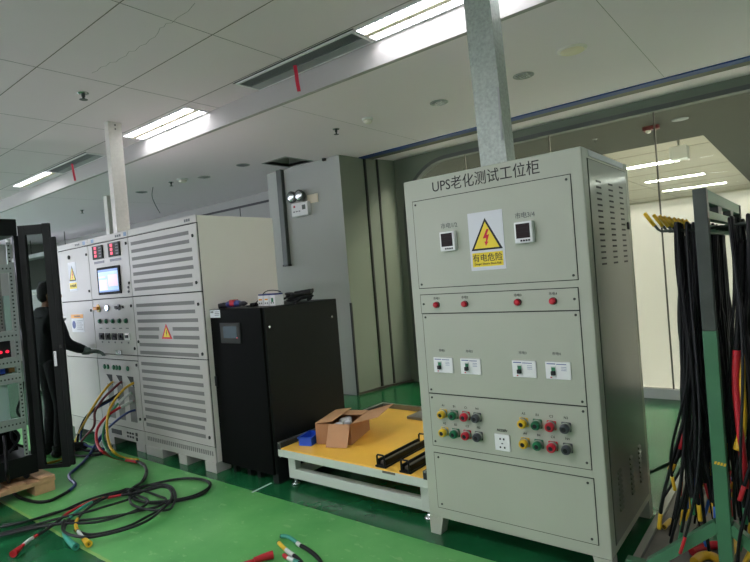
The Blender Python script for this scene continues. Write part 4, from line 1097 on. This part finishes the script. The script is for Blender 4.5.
m = MB().box(-15.9, -9.5, 5.1, 5.4, 2.55, 2.556).box(-15.9, -9.5, 5.1, 5.106, 2.556, 2.64).box(-15.9, -9.5, 5.394, 5.4, 2.556, 2.64)
m.build('tray', 'white_plastic', t)
for x in (-15.0, -13.0, -11.0): MB().cyl((x, 5.25, 2.55), (x, 5.25, ZS), 0.008, n=8).build('hanger', 'screw_metal', t)

#================================================================ PERSON AT THE GREY CABINETS
def skin_mesh(verts, edges, radii, root=0, sub=2):
    me = bpy.data.meshes.new('skin'); me.from_pydata(verts, edges, [])
    ob = bpy.data.objects.new('skin', me); COL.objects.link(ob)
    ob.modifiers.new('s', 'SKIN'); ob.modifiers['s'].use_smooth_shade = True
    for i, r in enumerate(radii):
        sv = me.skin_vertices[0].data[i]; sv.radius = r if isinstance(r, tuple) else (r, r); sv.use_root = (i == root)
    ss = ob.modifiers.new('u', 'SUBSURF'); ss.levels = ss.render_levels = sub
    dg = bpy.context.evaluated_depsgraph_get(); dg.update()
    out = bpy.data.meshes.new_from_object(ob.evaluated_get(dg))
    bpy.data.objects.remove(ob); bpy.data.meshes.remove(me)
    return out
def remesh(bm, voxel, smooth=4):
    me = bpy.data.meshes.new('rm'); bm.to_mesh(me); bm.free()
    ob = bpy.data.objects.new('rm', me); COL.objects.link(ob)
    r = ob.modifiers.new('r', 'REMESH'); r.mode = 'VOXEL'; r.voxel_size = voxel; r.use_smooth_shade = True
    if smooth:
        s_ = ob.modifiers.new('m', 'SMOOTH'); s_.iterations = smooth; s_.factor = 0.5
    dg = bpy.context.evaluated_depsgraph_get(); dg.update()
    out = bpy.data.meshes.new_from_object(ob.evaluated_get(dg))
    bpy.data.objects.remove(ob); bpy.data.meshes.remove(me)
    return out
def link_mesh(name, me, m, parent):
    off = Vector(parent.location)
    for v in me.vertices: v.co -= off
    me.name = name; me.materials.clear(); me.materials.append(MATS[m])
    for f in me.polygons: f.use_smooth = True
    o = bpy.data.objects.new(name, me); COL.objects.link(o); o.parent = parent
    return o
BX, BY = -5.79, 2.108
per = thing('person', 'person in black jacket and grey work gloves reaching to the grey control cabinet', 'person', (BX, BY, 0))
J = dict(pel=(BX, BY, .90), hipR=(BX+.09, BY, .87), hipL=(BX-.09, BY, .87), kneeR=(BX+.10, BY+.03, .47), kneeL=(BX-.10, BY+.02, .47),
         ankR=(BX+.10, BY-.02, .085), ankL=(BX-.11, BY-.03, .085), toeR=(BX+.12, BY+.15, .03), toeL=(BX-.13, BY+.14, .03),
         wai=(BX, BY, 1.05), che=(BX, BY-.005, 1.25), nec=(BX+.005, BY+.005, 1.415), hed=(BX+.015, BY+.03, 1.52),
         shR=(BX+.17, BY, 1.355), elR=(-5.575, BY+.07, 1.07), wrR=(-5.535, BY+.245, .975), hnR=(-5.53, BY+.305, .955),
         shL=(BX-.17, BY, 1.355), elL=(BX-.24, BY+.08, 1.08), wrL=(BX-.14, BY+.23, 1.02), hnL=(BX-.12, BY+.29, 1.01))
ED = [('pel', 'hipR'), ('pel', 'hipL'), ('hipR', 'kneeR'), ('hipL', 'kneeL'), ('kneeR', 'ankR'), ('kneeL', 'ankL'), ('ankR', 'toeR'), ('ankL', 'toeL'), ('pel', 'wai'), ('wai', 'che'), ('che', 'nec'), ('nec', 'hed'),
      ('che', 'shR'), ('shR', 'elR'), ('elR', 'wrR'), ('wrR', 'hnR'), ('che', 'shL'), ('shL', 'elL'), ('elL', 'wrL'), ('wrL', 'hnL')]
RD = dict(pel=.090, hipR=.055, hipL=.055, kneeR=.034, kneeL=.034, ankR=.030, ankL=.030, toeR=.026, toeL=.026, wai=.085, che=.092, nec=.052, hed=.055,
          shR=.050, elR=.034, wrR=.026, hnR=.025, shL=.050, elL=.034, wrL=.026, hnL=.025)
nm = list(J); bm_ = bmesh.new()
bm_.from_mesh(skin_mesh([J[n] for n in nm], [(nm.index(a), nm.index(b_)) for a, b_ in ED], [RD[n] for n in nm]))
hb = MB(); hb.bm.free(); hb.bm = bm_
HC = Vector((BX+.02, BY+.035, 1.555)); fwd = Vector((0.22, 0.975, -0.06)).normalized(); sid = Vector((0.975, -0.22, 0)); upv = Vector((0, 0, 1))
def hp(f, s_, u_): return HC+fwd*f+sid*s_+upv*u_
hb.ball(hp(0, 0, 0.015), 0.076, 0.092, 0.100, 20); hb.ball(hp(0.030, 0, -0.055), 0.056, 0.060, 0.062, 16)
hb.ball(hp(0.098, 0, -0.018), 0.015, 0.018, 0.020, 10); hb.ball(hp(0.090, 0, 0.010), 0.011, 0.014, 0.022, 10)
hb.ball(hp(0.082, 0, 0.030), 0.045, 0.014, 0.012, 12); hb.ball(hp(0.088, 0, -0.055), 0.022, 0.010, 0.008, 10); hb.ball(hp(0.080, 0, -0.088), 0.024, 0.016, 0.018, 10)
for s_ in (-1, 1): hb.ball(hp(-0.005, s_*0.078, -0.010), 0.010, 0.020, 0.032, 10)
bdm = remesh(hb.bm, 0.011, 3)
for v in bdm.vertices:
    if abs(v.co.x-BX) < 0.15 and v.co.z < 1.34 and v.co.y < BY+0.16: v.co.y = BY+(v.co.y-BY)*0.72
link_mesh('body', bdm, 'skin', per)
k = MB()
for s_ in (-1, 1): k.ball(hp(0.082, s_*0.031, 0.010), 0.011, 0.010, 0.008, 10)
k.build('eyes', 'ink', per)
# hair cap of short dark hair
hb = MB()
hb.ball(hp(-0.014, 0, 0.040), 0.084, 0.092, 0.086, 20); hb.ball(hp(-0.045, 0, -0.010), 0.072, 0.060, 0.070, 16); hb.ball(hp(0.045, 0, 0.085), 0.058, 0.045, 0.030, 14)
link_mesh('hair', remesh(hb.bm, 0.010, 2), 'hair', per)
# jacket with sleeves, collar and hem
JV = dict(hem=(BX, BY, .84), wai=(BX, BY, 1.06), che=(BX, BY-.005, 1.27), col=(BX+.006, BY+.006, 1.44),
          shR=J['shR'], mR=tuple((Vector(J['shR'])+Vector(J['elR']))/2), elR=J['elR'], cuR=tuple(Vector(J['elR']).lerp(Vector(J['wrR']), .92)),
          shL=J['shL'], mL=tuple((Vector(J['shL'])+Vector(J['elL']))/2), elL=J['elL'], cuL=tuple(Vector(J['elL']).lerp(Vector(J['wrL']), .92)))
JE = [('hem', 'wai'), ('wai', 'che'), ('che', 'col'), ('che', 'shR'), ('shR', 'mR'), ('mR', 'elR'), ('elR', 'cuR'), ('che', 'shL'), ('shL', 'mL'), ('mL', 'elL'), ('elL', 'cuL')]
JR = dict(hem=.165, wai=.152, che=.152, col=.066, shR=.082, mR=.070, elR=.061, cuR=.050, shL=.082, mL=.070, elL=.061, cuL=.050)
nm = list(JV)
jb = bmesh.new(); jb.from_mesh(skin_mesh([JV[n] for n in nm], [(nm.index(a), nm.index(b_)) for a, b_ in JE], [JR[n] for n in nm]))
jm = remesh(jb, 0.013, 5)
for v in jm.vertices:
    if abs(v.co.x-BX) < 0.15 and v.co.z < 1.34: v.co.y = BY+(v.co.y-BY)*0.84
jk = link_mesh('jacket', jm, 'jacket', per)
MB().box(BX+.06, BX+.10, BY+.124, BY+.136, 1.29, 1.315, 0.002).build('chest_badge', 'white_plastic', per)
TV = dict(top=(BX, BY, 1.04), hipR=(BX+.088, BY, .83), hipL=(BX-.088, BY, .83), kneeR=J['kneeR'], kneeL=J['kneeL'], cuR=(J['ankR'][0], J['ankR'][1], .075), cuL=(J['ankL'][0], J['ankL'][1], .075))
TE = [('top', 'hipR'), ('top', 'hipL'), ('hipR', 'kneeR'), ('hipL', 'kneeL'), ('kneeR', 'cuR'), ('kneeL', 'cuL')]
TR = dict(top=.085, hipR=.092, hipL=.092, kneeR=.070, kneeL=.070, cuR=.060, cuL=.060)
nm = list(TV)
tbm = bmesh.new(); tbm.from_mesh(skin_mesh([TV[n] for n in nm], [(nm.index(a), nm.index(b_)) for a, b_ in TE], [TR[n] for n in nm]))
link_mesh('trousers', remesh(tbm, 0.012, 4), 'trousers', per)
for a, b_ in (('ankR', 'toeR'), ('ankL', 'toeL')):
    A_, B_ = Vector(J[a]), Vector(J[b_]); hl = A_+Vector((0, -.05, -.045)); B2 = B_+Vector((0, .04, .01))
    m = MB().tube([A_+Vector((0, -.01, .03)), A_+Vector((0, 0, -.02)), (A_+B_)/2+Vector((0, .02, .0)), B2, B2+Vector((0, .03, 0))], [.052, .052, .048, .040, .02], 14, 4).ball(hl+Vector((0, .02, 0)), .042, .05, .042, 14)
    for v in m.bm.verts: v.co.z = max(v.co.z, 0.002)
    m.build('shoe', 'ink', per)
def glove(wr, direction, side, name='glove'):
    d = Vector(direction).normalized(); s_ = Vector((0, 0, 1)).cross(d).normalized()*side; n_ = d.cross(s_)*side
    wr = Vector(wr)
    m = MB()
    m.tube([wr-d*.045, wr, wr+d*.02], [.040, .038, .036], 12, 3)
    m.obox(wr+d*.058, d*.045, s_*.044, n_*.018, 0.012)
    for i, (off, L) in enumerate(((.031, .072), (.011, .082), (-.010, .076), (-.030, .060))):
        b0 = wr+d*.095+s_*off
        c1 = b0+d*L*.48-n_*.010; c2 = c1+d*L*.32-n_*.016; c3 = c2+d*L*.16-n_*.016
        m.tube([b0-d*.025, b0, c1, c2, c3], [.0125, .0125, .0115, .0105, .0080], 10, 3)
    b0 = wr+d*.022+s_*.032; m.tube([b0-s_*.015, b0+s_*.012+d*.012, b0+s_*.026+d*.040-n_*.006, b0+s_*.028+d*.066-n_*.014], [.013, .0125, .0115, .008], 10, 3)
    link_mesh(name, remesh(m.bm, 0.0045, 2), 'glove_knit', per)
glove(J['wrR'], (0.05, 1.0, -.20), 1)
glove(J['wrL'], (0.12, 1.0, -.05), -1)

#================================================================ CABLES
def pathpts(spec):
    """(px, py, 'Z', height) or (px, py, 'Y', depth): surveyed points along a cable"""
    return [at(a, b_, **{ax: v}) for a, b_, ax, v in spec]
def fl(pts, z=0.014): return [(a, b_, 'Z', z) for a, b_ in pts]
def cable(name, pts, r, m, label, group=None, parts=(), n=8):
    """a cable lying along pts; parts = (name, material, start fraction, end fraction, radius)"""
    V = [Vector(p) for p in pts]
    if not parts:
        return tag(MB().tube(V, r, n, 6).build(name, m), label, 'cable', group)
    P = []
    for i in range(len(V)-1):
        p0, p1, p2, p3 = V[max(i-1, 0)], V[i], V[i+1], V[min(i+2, len(V)-1)]
        for k in range(8):
            t_ = k/8; P.append(0.5*((2*p1)+(p2-p0)*t_+(2*p0-5*p1+4*p2-p3)*t_*t_+(3*p1-p0-3*p2+p3)*t_**3))
    P.append(V[-1])
    c = sum(P, Vector())/len(P); c.z = min(p.z for p in P)-r
    o = thing(name, label, 'cable', c, group)
    N = len(P)-1
    MB().tube(P, r, n).build('sheath', m, o)
    for pn, pm, f0, f1, pr in parts:
        seg = P[int(round(f0*N)):int(round(f1*N))+1]
        if len(seg) < 2: continue
        MB().tube(seg, pr if not isinstance(pr, tuple) else [pr[0]+(pr[1]-pr[0])*i/(len(seg)-1) for i in range(len(seg))], n+2).build(pn, pm, o)
    return o
Yc = 2.50
plug = lambda px, py: (px, py, 'Y', 2.52)
PG = 'cables plugged into the grey control cabinet'
cable('power_cable', pathpts([plug(112.7, 382), (108, 386, 'Y', 2.44), (98, 399, 'Y', 2.36), (88, 416, 'Y', 2.30), (79, 433, 'Y', 2.30), (73, 446, 'Z', 0.04), (63, 458, 'Z', 0.02), (49, 463, 'Z', 0.02), (34, 465, 'Z', 0.02)]), 0.011, 'cable_yellow', 'yellow cable running from the control cabinet to behind the rack door', PG)
cable('power_cable', pathpts([plug(121, 382), (114, 388, 'Y', 2.44), (103, 399, 'Y', 2.38), (95, 412, 'Y', 2.33), (94, 426, 'Y', 2.30), (84, 438, 'Y', 2.29), (76, 449, 'Z', 0.03), (65, 461, 'Z', 0.02), (50, 466, 'Z', 0.02), (36, 468, 'Z', 0.02)]), 0.0115, 'cable_darkred', 'dark red cable hanging from the middle slot of the control cabinet', PG)
cable('power_cable', pathpts([plug(121, 392), (112, 398, 'Y', 2.44), (98, 406, 'Y', 2.38), (86, 417, 'Y', 2.33), (79, 432, 'Y', 2.30), (78, 444, 'Y', 2.28), (84, 450, 'Z', 0.03), (98, 451, 'Z', 0.02), (112, 455, 'Z', 0.02)]), 0.0115, 'rubber_black', 'black cable looping down beside the dark red one at the control cabinet', PG)
cable('power_cable', pathpts([plug(119, 397), (108, 402, 'Y', 2.43), (92, 412, 'Y', 2.36), (83, 426, 'Y', 2.32), (81, 440, 'Y', 2.29), (88, 446, 'Z', 0.05), (104, 449, 'Z', 0.03)]), 0.0105, 'cable_blue', 'dark blue cable looping behind the black one at the control cabinet', PG)
cable('power_cable', pathpts([plug(133.5, 383), (124, 389, 'Y', 2.42), (114, 401, 'Y', 2.34), (108, 414, 'Y', 2.28), (107, 430, 'Y', 2.23), (109, 443, 'Y', 2.20), (114, 452, 'Y', 2.18), (124, 458, 'Z', 0.03), (138, 460, 'Z', 0.02)]), 0.012, 'cable_yellow', 'yellow cable arching down from the right slot of the control cabinet', PG)
cable('power_cable', pathpts([plug(131.5, 393), (124, 398, 'Y', 2.44), (115, 407, 'Y', 2.36), (107, 420, 'Y', 2.28), (103, 434, 'Y', 2.23), (105, 446, 'Y', 2.20), (112, 455, 'Y', 2.17), (124, 459.5, 'Z', 0.025), (137, 461.5, 'Z', 0.02)]), 0.0115, 'cable_green', 'green cable with white collar arching from the control cabinet', PG, [('white_collar', 'cable_pale', 0.02, 0.2, 0.013)])
cable('power_cable', pathpts([plug(133, 401), (125, 405, 'Y', 2.42), (114, 411, 'Y', 2.34), (104, 419, 'Y', 2.26), (97, 430, 'Y', 2.20), (97, 443, 'Y', 2.15), (103, 452, 'Y', 2.12), (116, 458, 'Z', 0.03), (137, 462, 'Z', 0.02)]), 0.0125, 'cable_red', 'bright red cable with white collar sweeping from the control cabinet', PG, [('white_collar', 'cable_pale', 0.02, 0.17, 0.014)])
cable('power_cable', pathpts([plug(135, 410), (127, 413, 'Y', 2.44), (116, 421, 'Y', 2.40), (104, 432, 'Y', 2.36), (95, 445, 'Y', 2.32), (90, 454, 'Z', 0.03)]), 0.0105, 'cable_blue', 'thin dark blue cable from the lowest terminal of the control cabinet', PG)
cable('power_cable', pathpts([(79, 449, 'Z', 0.035), (70, 452, 'Z', 0.02), (82, 456, 'Z', 0.02), (106, 453, 'Z', 0.02), (112, 446, 'Z', 0.04)]), 0.0115, 'rubber_black', 'short black cable loop on the floor under the control cabinet', PG)
# the long lead that runs to the rack
cable('power_cable', pathpts([plug(106, 430)] + [(100, 440, 'Y', 2.45), (94, 449, 'Z', 0.02)] + fl([(85, 460), (79, 466), (70, 474), (70, 479), (75, 484), (70, 490), (60, 496), (50, 500.5), (38, 502), (27, 500), (17, 496), (11, 489)]) + [(7.5, 476, 'X', -4.70), (6, 462, 'X', -4.70), (5, 446, 'X', -4.76), (4, 436, 'X', -4.81)]), 0.012, 'rubber_black', 'thin lead running over the floor from the cabinets to the open rack', None, [('blue_section', 'cable_blue', 0.02, 0.45, 0.0125)])
# black bundle on the walkway
BG = 'black cables bundled on the floor'
tail = [(137, 461), (143, 464), (146, 470), (144, 479), (136, 486), (129, 491)]
loops = [
 [(129, 497), (140, 503), (158, 505), (178, 503), (197, 498), (208, 491), (209, 484), (200, 481), (185, 480), (168, 482), (148, 487), (127, 493), (100, 500), (78, 508), (50, 516), (25, 523), (0, 527)],
 [(133, 500), (148, 504), (170, 503), (190, 499), (204, 493), (211, 487), (206, 481.5), (190, 480), (172, 482), (150, 486), (134, 490), (108, 496), (84, 503), (64, 512), (40, 520), (18, 526), (0, 530)],
 [(128, 494), (130, 502), (146, 507), (165, 508), (172, 503), (175, 494), (171, 487), (158, 484.5), (146, 487), (128, 497), (104, 505), (84, 510), (60, 516), (30, 524), (0, 532)],
 [(126, 496), (150, 491), (168, 488), (174, 494), (172, 503), (164, 512), (152, 520), (138, 527), (118, 533), (97, 538), (82, 538), (70, 535), (64, 530), (66, 522)],
 [(130, 492), (150, 487), (166, 487), (173, 493), (170, 504), (160, 511), (146, 519), (128, 527), (108, 533), (88, 536), (74, 532)],
 [(128, 490), (146, 492), (160, 497), (168, 500), (160, 507), (144, 512), (124, 516), (102, 519), (82, 521), (60, 524), (30, 530), (0, 537)],
 [(131, 496), (142, 499), (148, 504), (138, 511), (120, 518), (100, 524), (84, 525), (60, 526), (30, 531), (0, 538.5)],
]
random.seed(11)
for i, lp in enumerate(loops):
    z = 0.012+0.012*(i % 4)
    j_ = lambda: random.uniform(-1.0, 1.0)
    pts = [(a+random.uniform(-1.2, 1.2), b_+random.uniform(-0.5, 0.5), 'Z', 0.014+0.012*((i+q) % 3)) for q, (a, b_) in enumerate(tail)]
    oy, ox = random.uniform(-2.2, 2.2), random.uniform(-2.5, 2.5)
    pts += [(a+ox+j_(), b_+oy+j_()*0.6, 'Z', z+0.006*math.sin(q*1.3)) for q, (a, b_) in enumerate(lp)]
    pts = [(a, b_, ax, max(v, 0.014)) for a, b_, ax, v in pts]
    cable('floor_cable', pathpts(pts), 0.0086, 'rubber_sheen', 'black cable in the long coiled bundle on the green walkway', BG)
cable('floor_cable', pathpts(fl([(130, 493), (116, 496), (100, 499), (88, 502.5), (77, 508), (68, 513), (58, 521), (46, 530), (36, 536), (28, 541), (19, 549), (13, 554)], 0.03)), 0.0100, 'cable_red', 'red cable with red plug at the left end of the floor bundle', None,
      [('black_section', 'rubber_sheen', 0.50, 0.72, 0.0105), ('white_section', 'cable_pale', 0.76, 0.86, 0.0112), ('plug', 'cable_red', 0.90, 1.0, (0.016, 0.022))])
cable('floor_cable', pathpts(fl([(126, 489), (108, 496), (92, 502), (80, 509), (72, 516), (67, 522), (64, 530), (66, 537), (71, 543), (76, 547)], 0.032)), 0.0100, 'rubber_sheen', 'cable with teal end lying on the green walkway', None,
      [('teal_band', 'cable_teal', 0.22, 0.50, 0.0112), ('teal_end', 'cable_teal', 0.70, 1.0, (0.013, 0.021))])
cable('floor_cable', pathpts(fl([(128, 490), (110, 496), (94, 504), (84, 512), (77, 520), (76, 527), (80, 534), (85, 540), (89, 544)], 0.034)), 0.0100, 'rubber_sheen', 'cable with yellow end lying beside the teal one', None,
      [('yellow_band', 'cable_yellow', 0.48, 0.68, 0.0112), ('white_section', 'cable_pale', 0.70, 0.84, 0.0112), ('yellow_end', 'cable_yellow', 0.84, 1.0, (0.014, 0.021))])
# loose ends at the bottom of the picture
EG = 'loose cable ends in the foreground'
cable('floor_cable', pathpts(fl([(280.5, 536), (287, 536.5), (293, 539.5), (299, 544.5), (307, 549), (315, 555), (321, 562), (326, 572), (328, 590)], 0.016)), 0.011, 'rubber_black', 'black cable with teal tip in the foreground', EG, [('teal_tip', 'cable_teal', 0.02, 0.36, 0.0115), ('crimp', 'cable_pale', 0.34, 0.40, 0.012), ('bare_end', 'copper', 0.0, 0.03, 0.007)])
cable('floor_cable', pathpts(fl([(278.5, 542.5), (284, 548), (290, 553), (296, 557), (302, 563), (308, 574), (312, 592)], 0.015)), 0.011, 'rubber_black', 'black cable with yellow tip in the foreground', EG, [('yellow_tip', 'cable_yellow', 0.02, 0.40, 0.0118), ('crimp', 'cable_pale', 0.22, 0.44, 0.0122)])
cable('floor_cable', pathpts(fl([(283.5, 555), (288, 558), (295, 561), (303, 566), (310, 580)], 0.014)), 0.010, 'rubber_black', 'cable with red and white tip in the foreground', EG, [('red_tip', 'cable_red', 0.03, 0.25, 0.0112), ('white_sleeve', 'cable_pale', 0.24, 0.5, 0.0112), ('teal_sleeve', 'cable_teal', 0.48, 0.62, 0.0115)])
cable('floor_cable', pathpts(fl([(273, 554.5), (264, 557), (254, 560.5), (244, 563.5), (232, 568), (214, 578)], 0.024)), 0.010, 'cable_red', 'red cable with fat red plug in the foreground', EG, [('plug', 'cable_red', 0.0, 0.40, (0.023, 0.015))])

#================================================================ GREEN CABLE RACK AT RIGHT
PLZ = 0.045
t = thing('floor_platform', 'grey low platform under the green cable rack', 'platform', (0.0, 3.3, 0))
MB().box(-0.70, 0.62, 2.32, 4.30, 0.012, PLZ-0.006).build('deck', 'platform_grey', t)
for x0, x1, y0, y1 in ((-0.735, -0.70, 2.30, 4.32), (0.62, 0.65, 2.30, 4.32), (-0.70, 0.62, 2.30, 2.32), (-0.70, 0.62, 4.30, 4.32)):
    MB().box(x0, x1, y0, y1, 0.0, PLZ+0.008, 0.002).build('edge_rail', 'platform_edge', t)
QX, QY0, QY1, QT = -0.337, 2.60, 4.04, 1.740
cr = thing('cable_rack', 'green steel cable rack with yellow tipped hooks at the right edge', 'rack', (QX, 3.3, PLZ))
for y in (QY0, QY1):
    MB().box(QX-0.025, QX+0.025, y, y+0.05, 1.15, QT, 0.003).build('upper_post', 'rack_grey', cr)
    MB().box(QX-0.026, QX+0.026, y-0.001, y+0.051, PLZ-0.005, 1.15, 0.003).build('lower_post', 'rack_green', cr)
    MB().box(QX-0.40, QX+0.40, y, y+0.05, PLZ-0.005, PLZ+0.045, 0.003).build('foot_beam', 'rack_green', cr)
    for s_ in (-1, 1):
        a = Vector((QX+s_*0.020, y+0.025, 0.33)); b_ = Vector((QX+s_*0.30, y+0.025, 0.085)); d = (b_-a).normalized()
        MB().obox((a+b_)/2, d*(b_-a).length/2, (0, 0.022, 0), d.cross(Vector((0, 1, 0)))*0.022, 0.002).build('brace', 'rack_green', cr)
for z0, z1 in ((QT-0.055, QT), (1.615, 1.650), (1.555, 1.590)):
    MB().box(QX-0.02, QX+0.02, QY0+0.05, QY1, z0, z1, 0.002).build('rail', 'rack_green', cr)
for y in (3.02, 3.55): MB().box(QX-0.018, QX+0.018, y, y+0.13, 1.650, QT-0.055).build('rung', 'rack_grey', cr)
k = MB()
for q in range(4): k.obox((QX-0.012+q*0.011, QY0-0.0015, 0.60-q*0.0015), (0.004, 0, 0.0), (0, 0.0006, 0), (0.002, 0, 0.006))
k.build('yellow_marks', 'cable_yellow', cr)
k = MB()
for q in range(22): k.box(QX-0.0265, QX-0.0245, QY0+0.018, QY0+0.030, 1.17+q*0.025, 1.18+q*0.025)
k.build('slot_row', 'gap_dark', cr)
HY = [2.68, 2.86, 2.99, 3.09, 3.21, 3.35, 3.47, 3.60, 3.73]
for s_ in (-1, 1):
    for y in HY:
        e1 = QX+s_*0.02; e2 = QX+s_*0.165; e3 = QX+s_*0.225
        h = MB().tube([(e1, y, 1.575), (e2, y, 1.583), (e2+s_*0.012, y, 1.592), (e3, y, 1.668)], 0.006, 8).build('hook', 'rack_grey', cr)
        a = Vector((e2+s_*0.025, y, 1.6095)); b_ = Vector((e3+s_*0.002, y, 1.671))
        MB().cyl(a, b_, 0.0085, n=10).build('yellow_sleeve', 'cable_yellow', h)
# cables draped over the hooks
random.seed(21)
def draped(s_, y, xo, L1, L2, m, label, group, r=0.0085, ends=None):
    hxx = QX+s_*xo; top = 1.586+random.uniform(0, 0.008)
    def strand(L, dy, flip):
        pts = []; ph = random.uniform(0, 6); amp = random.uniform(0.02, 0.075); w1 = random.uniform(3.0, 7.5); dr = random.uniform(-0.13, 0.08)
        for q in range(1, 11):
            f = q/10
            z = top-0.02-(top-0.02-L)*f
            x = hxx+amp*math.sin(ph+f*w1)*f+dr*f*f
            x = min(x, QX-0.036) if s_ < 0 else max(x, QX+0.036)
            pts.append(Vector((x, y+dy*(1+0.6*f)+amp*math.cos(ph*1.3+f*w1*0.8)*f, z)))
        return pts
    A_ = strand(L1, -0.030, 0); B_ = strand(L2, 0.032, 1)
    path = A_[::-1]+[Vector((hxx, y-0.018, top+0.004)), Vector((hxx, y, top+0.013)), Vector((hxx, y+0.018, top+0.004))]+B_
    for p in path: p.z = max(p.z, PLZ+0.03)
    parts = []
    if ends: parts = [('coloured_end', ends, 0.0, 0.028, r*1.2), ('coloured_end', ends, 0.972, 1.0, r*1.2)]
    cable('hanging_cable', path, r, m, label, group, parts)
LGR = 'black cables on the left hooks'; RGR = 'black cables on the right hooks'
ecol = ['cable_yellow', 'cable_red', 'cable_green', None, 'cable_yellow', None, 'cable_bright_blue', None]
for i in range(62):
    y = HY[i % 9]+random.uniform(-0.02, 0.02)
    draped(-1, y, random.uniform(0.03, 0.125), random.uniform(0.10, 0.45), random.uniform(0.08, 0.4), random.choice(['rubber_black', 'rubber_sheen']), 'black cable draped over the left hooks of the green rack', LGR, random.uniform(0.005, 0.0075), ecol[i % 8])
for i in range(50):
    y = HY[i % 7]+random.uniform(-0.02, 0.02)
    draped(1, y, random.uniform(0.075, 0.20), random.uniform(0.10, 0.5), random.uniform(0.08, 0.5), random.choice(['rubber_black', 'rubber_sheen']), 'black cable draped over the right hooks of the green rack', RGR, random.uniform(0.005, 0.0075), ecol[(i+3) % 8])
def strand(name, pts, r, m, label, group=None, parts=()): cable(name, pathpts(pts), r, m, label, group, parts)
strand('hanging_cable', [(741, 240, 'Y', 2.68), (739, 300, 'Y', 2.66), (737, 345, 'Y', 2.64), (736, 385, 'Y', 2.64), (740, 430, 'Y', 2.63), (744, 470, 'Y', 2.62), (746, 500, 'Y', 2.62)], 0.011, 'rubber_black', 'cable with long red lower half on the right hooks', None, [('red_half', 'cable_red', 0.36, 0.92, 0.0145)])
strand('hanging_cable', [(748, 240, 'Y', 2.70), (746, 300, 'Y', 2.67), (744, 340, 'Y', 2.65), (742, 380, 'Y', 2.64), (743, 420, 'Y', 2.64), (738, 450, 'Y', 2.63)], 0.010, 'rubber_black', 'cable with long yellow lower half on the right hooks', None, [('yellow_half', 'cable_yellow', 0.40, 1.0, (0.009, 0.018))])
strand('hanging_cable', [(686, 236, 'Y', 2.85), (684, 300, 'Y', 2.83), (686, 370, 'Y', 2.82), (684, 420, 'Y', 2.81), (679, 452, 'Y', 2.80), (670, 470, 'Y', 2.80)], 0.010, 'rubber_black', 'cable with red and yellow lower end on the left hooks', None, [('red_section', 'cable_red', 0.45, 0.78, 0.0115), ('yellow_end', 'cable_yellow', 0.9, 1.0, 0.013)])
# loose cables lying on the platform
zp = PLZ+0.012
def lying(pts, m, label, parts=(), r=0.010, z=zp): cable('platform_cable', pathpts([(a, b_, 'Z', z) for a, b_ in pts]), r, m, label, 'loose cables on the grey platform', parts)
lying([(664, 527), (670, 521), (680, 515), (692, 508), (700, 500), (704, 490)], 'rubber_black', 'black cable with yellow tip on the grey platform, farther one', [('yellow_tip', 'cable_yellow', 0.0, 0.22, 0.013)])
lying([(657, 559), (664, 553.5), (672, 549), (684, 541), (696, 530), (704, 518)], 'rubber_black', 'black cable with yellow tip on the grey platform, nearer one', [('yellow_tip', 'cable_yellow', 0.0, 0.2, 0.013)])
lying([(680, 503), (686, 497), (696, 488), (706, 482), (716, 474)], 'cable_yellow', 'yellow cable end on the grey platform left of the post', [('black_section', 'rubber_black', 0.3, 1.0, 0.0108)], 0.011)
lying([(694, 562), (702, 556), (712, 556), (722, 564), (728, 580)], 'cable_yellow', 'yellow cable on the platform under the left brace', (), 0.020)
lying([(692, 552), (700, 549), (712, 545), (726, 546)], 'cable_red', 'red cable on the platform behind the left brace', (), 0.020)
lying([(708, 546), (716, 537), (724, 528), (730, 516)], 'cable_green', 'green cable on the platform behind the post', (), 0.020)
lying([(722, 470), (728, 478), (736, 486), (744, 492), (756, 500)], 'cable_bright_blue', 'blue cable on the platform right of the post', (), 0.016)
lying([(716, 492), (724, 484), (730, 470), (738, 462)], 'cable_red', 'red cable on the platform right of the post', (), 0.014)
lying([(724, 560), (730, 552), (734, 544), (742, 540)], 'cable_yellow', 'yellow cable on the platform right of the post', (), 0.022)
# lone cable poking out behind the test cabinet
cable('floor_cable', pathpts([(649, 473, 'Y', 3.5), (660, 468, 'Y', 3.4), (672, 462, 'Y', 3.3), (682, 452, 'Y', 3.2), (688, 430, 'Y', 3.15)]), 0.010, 'rubber_black', 'single black cable stretched toward the test cabinet rear', None)
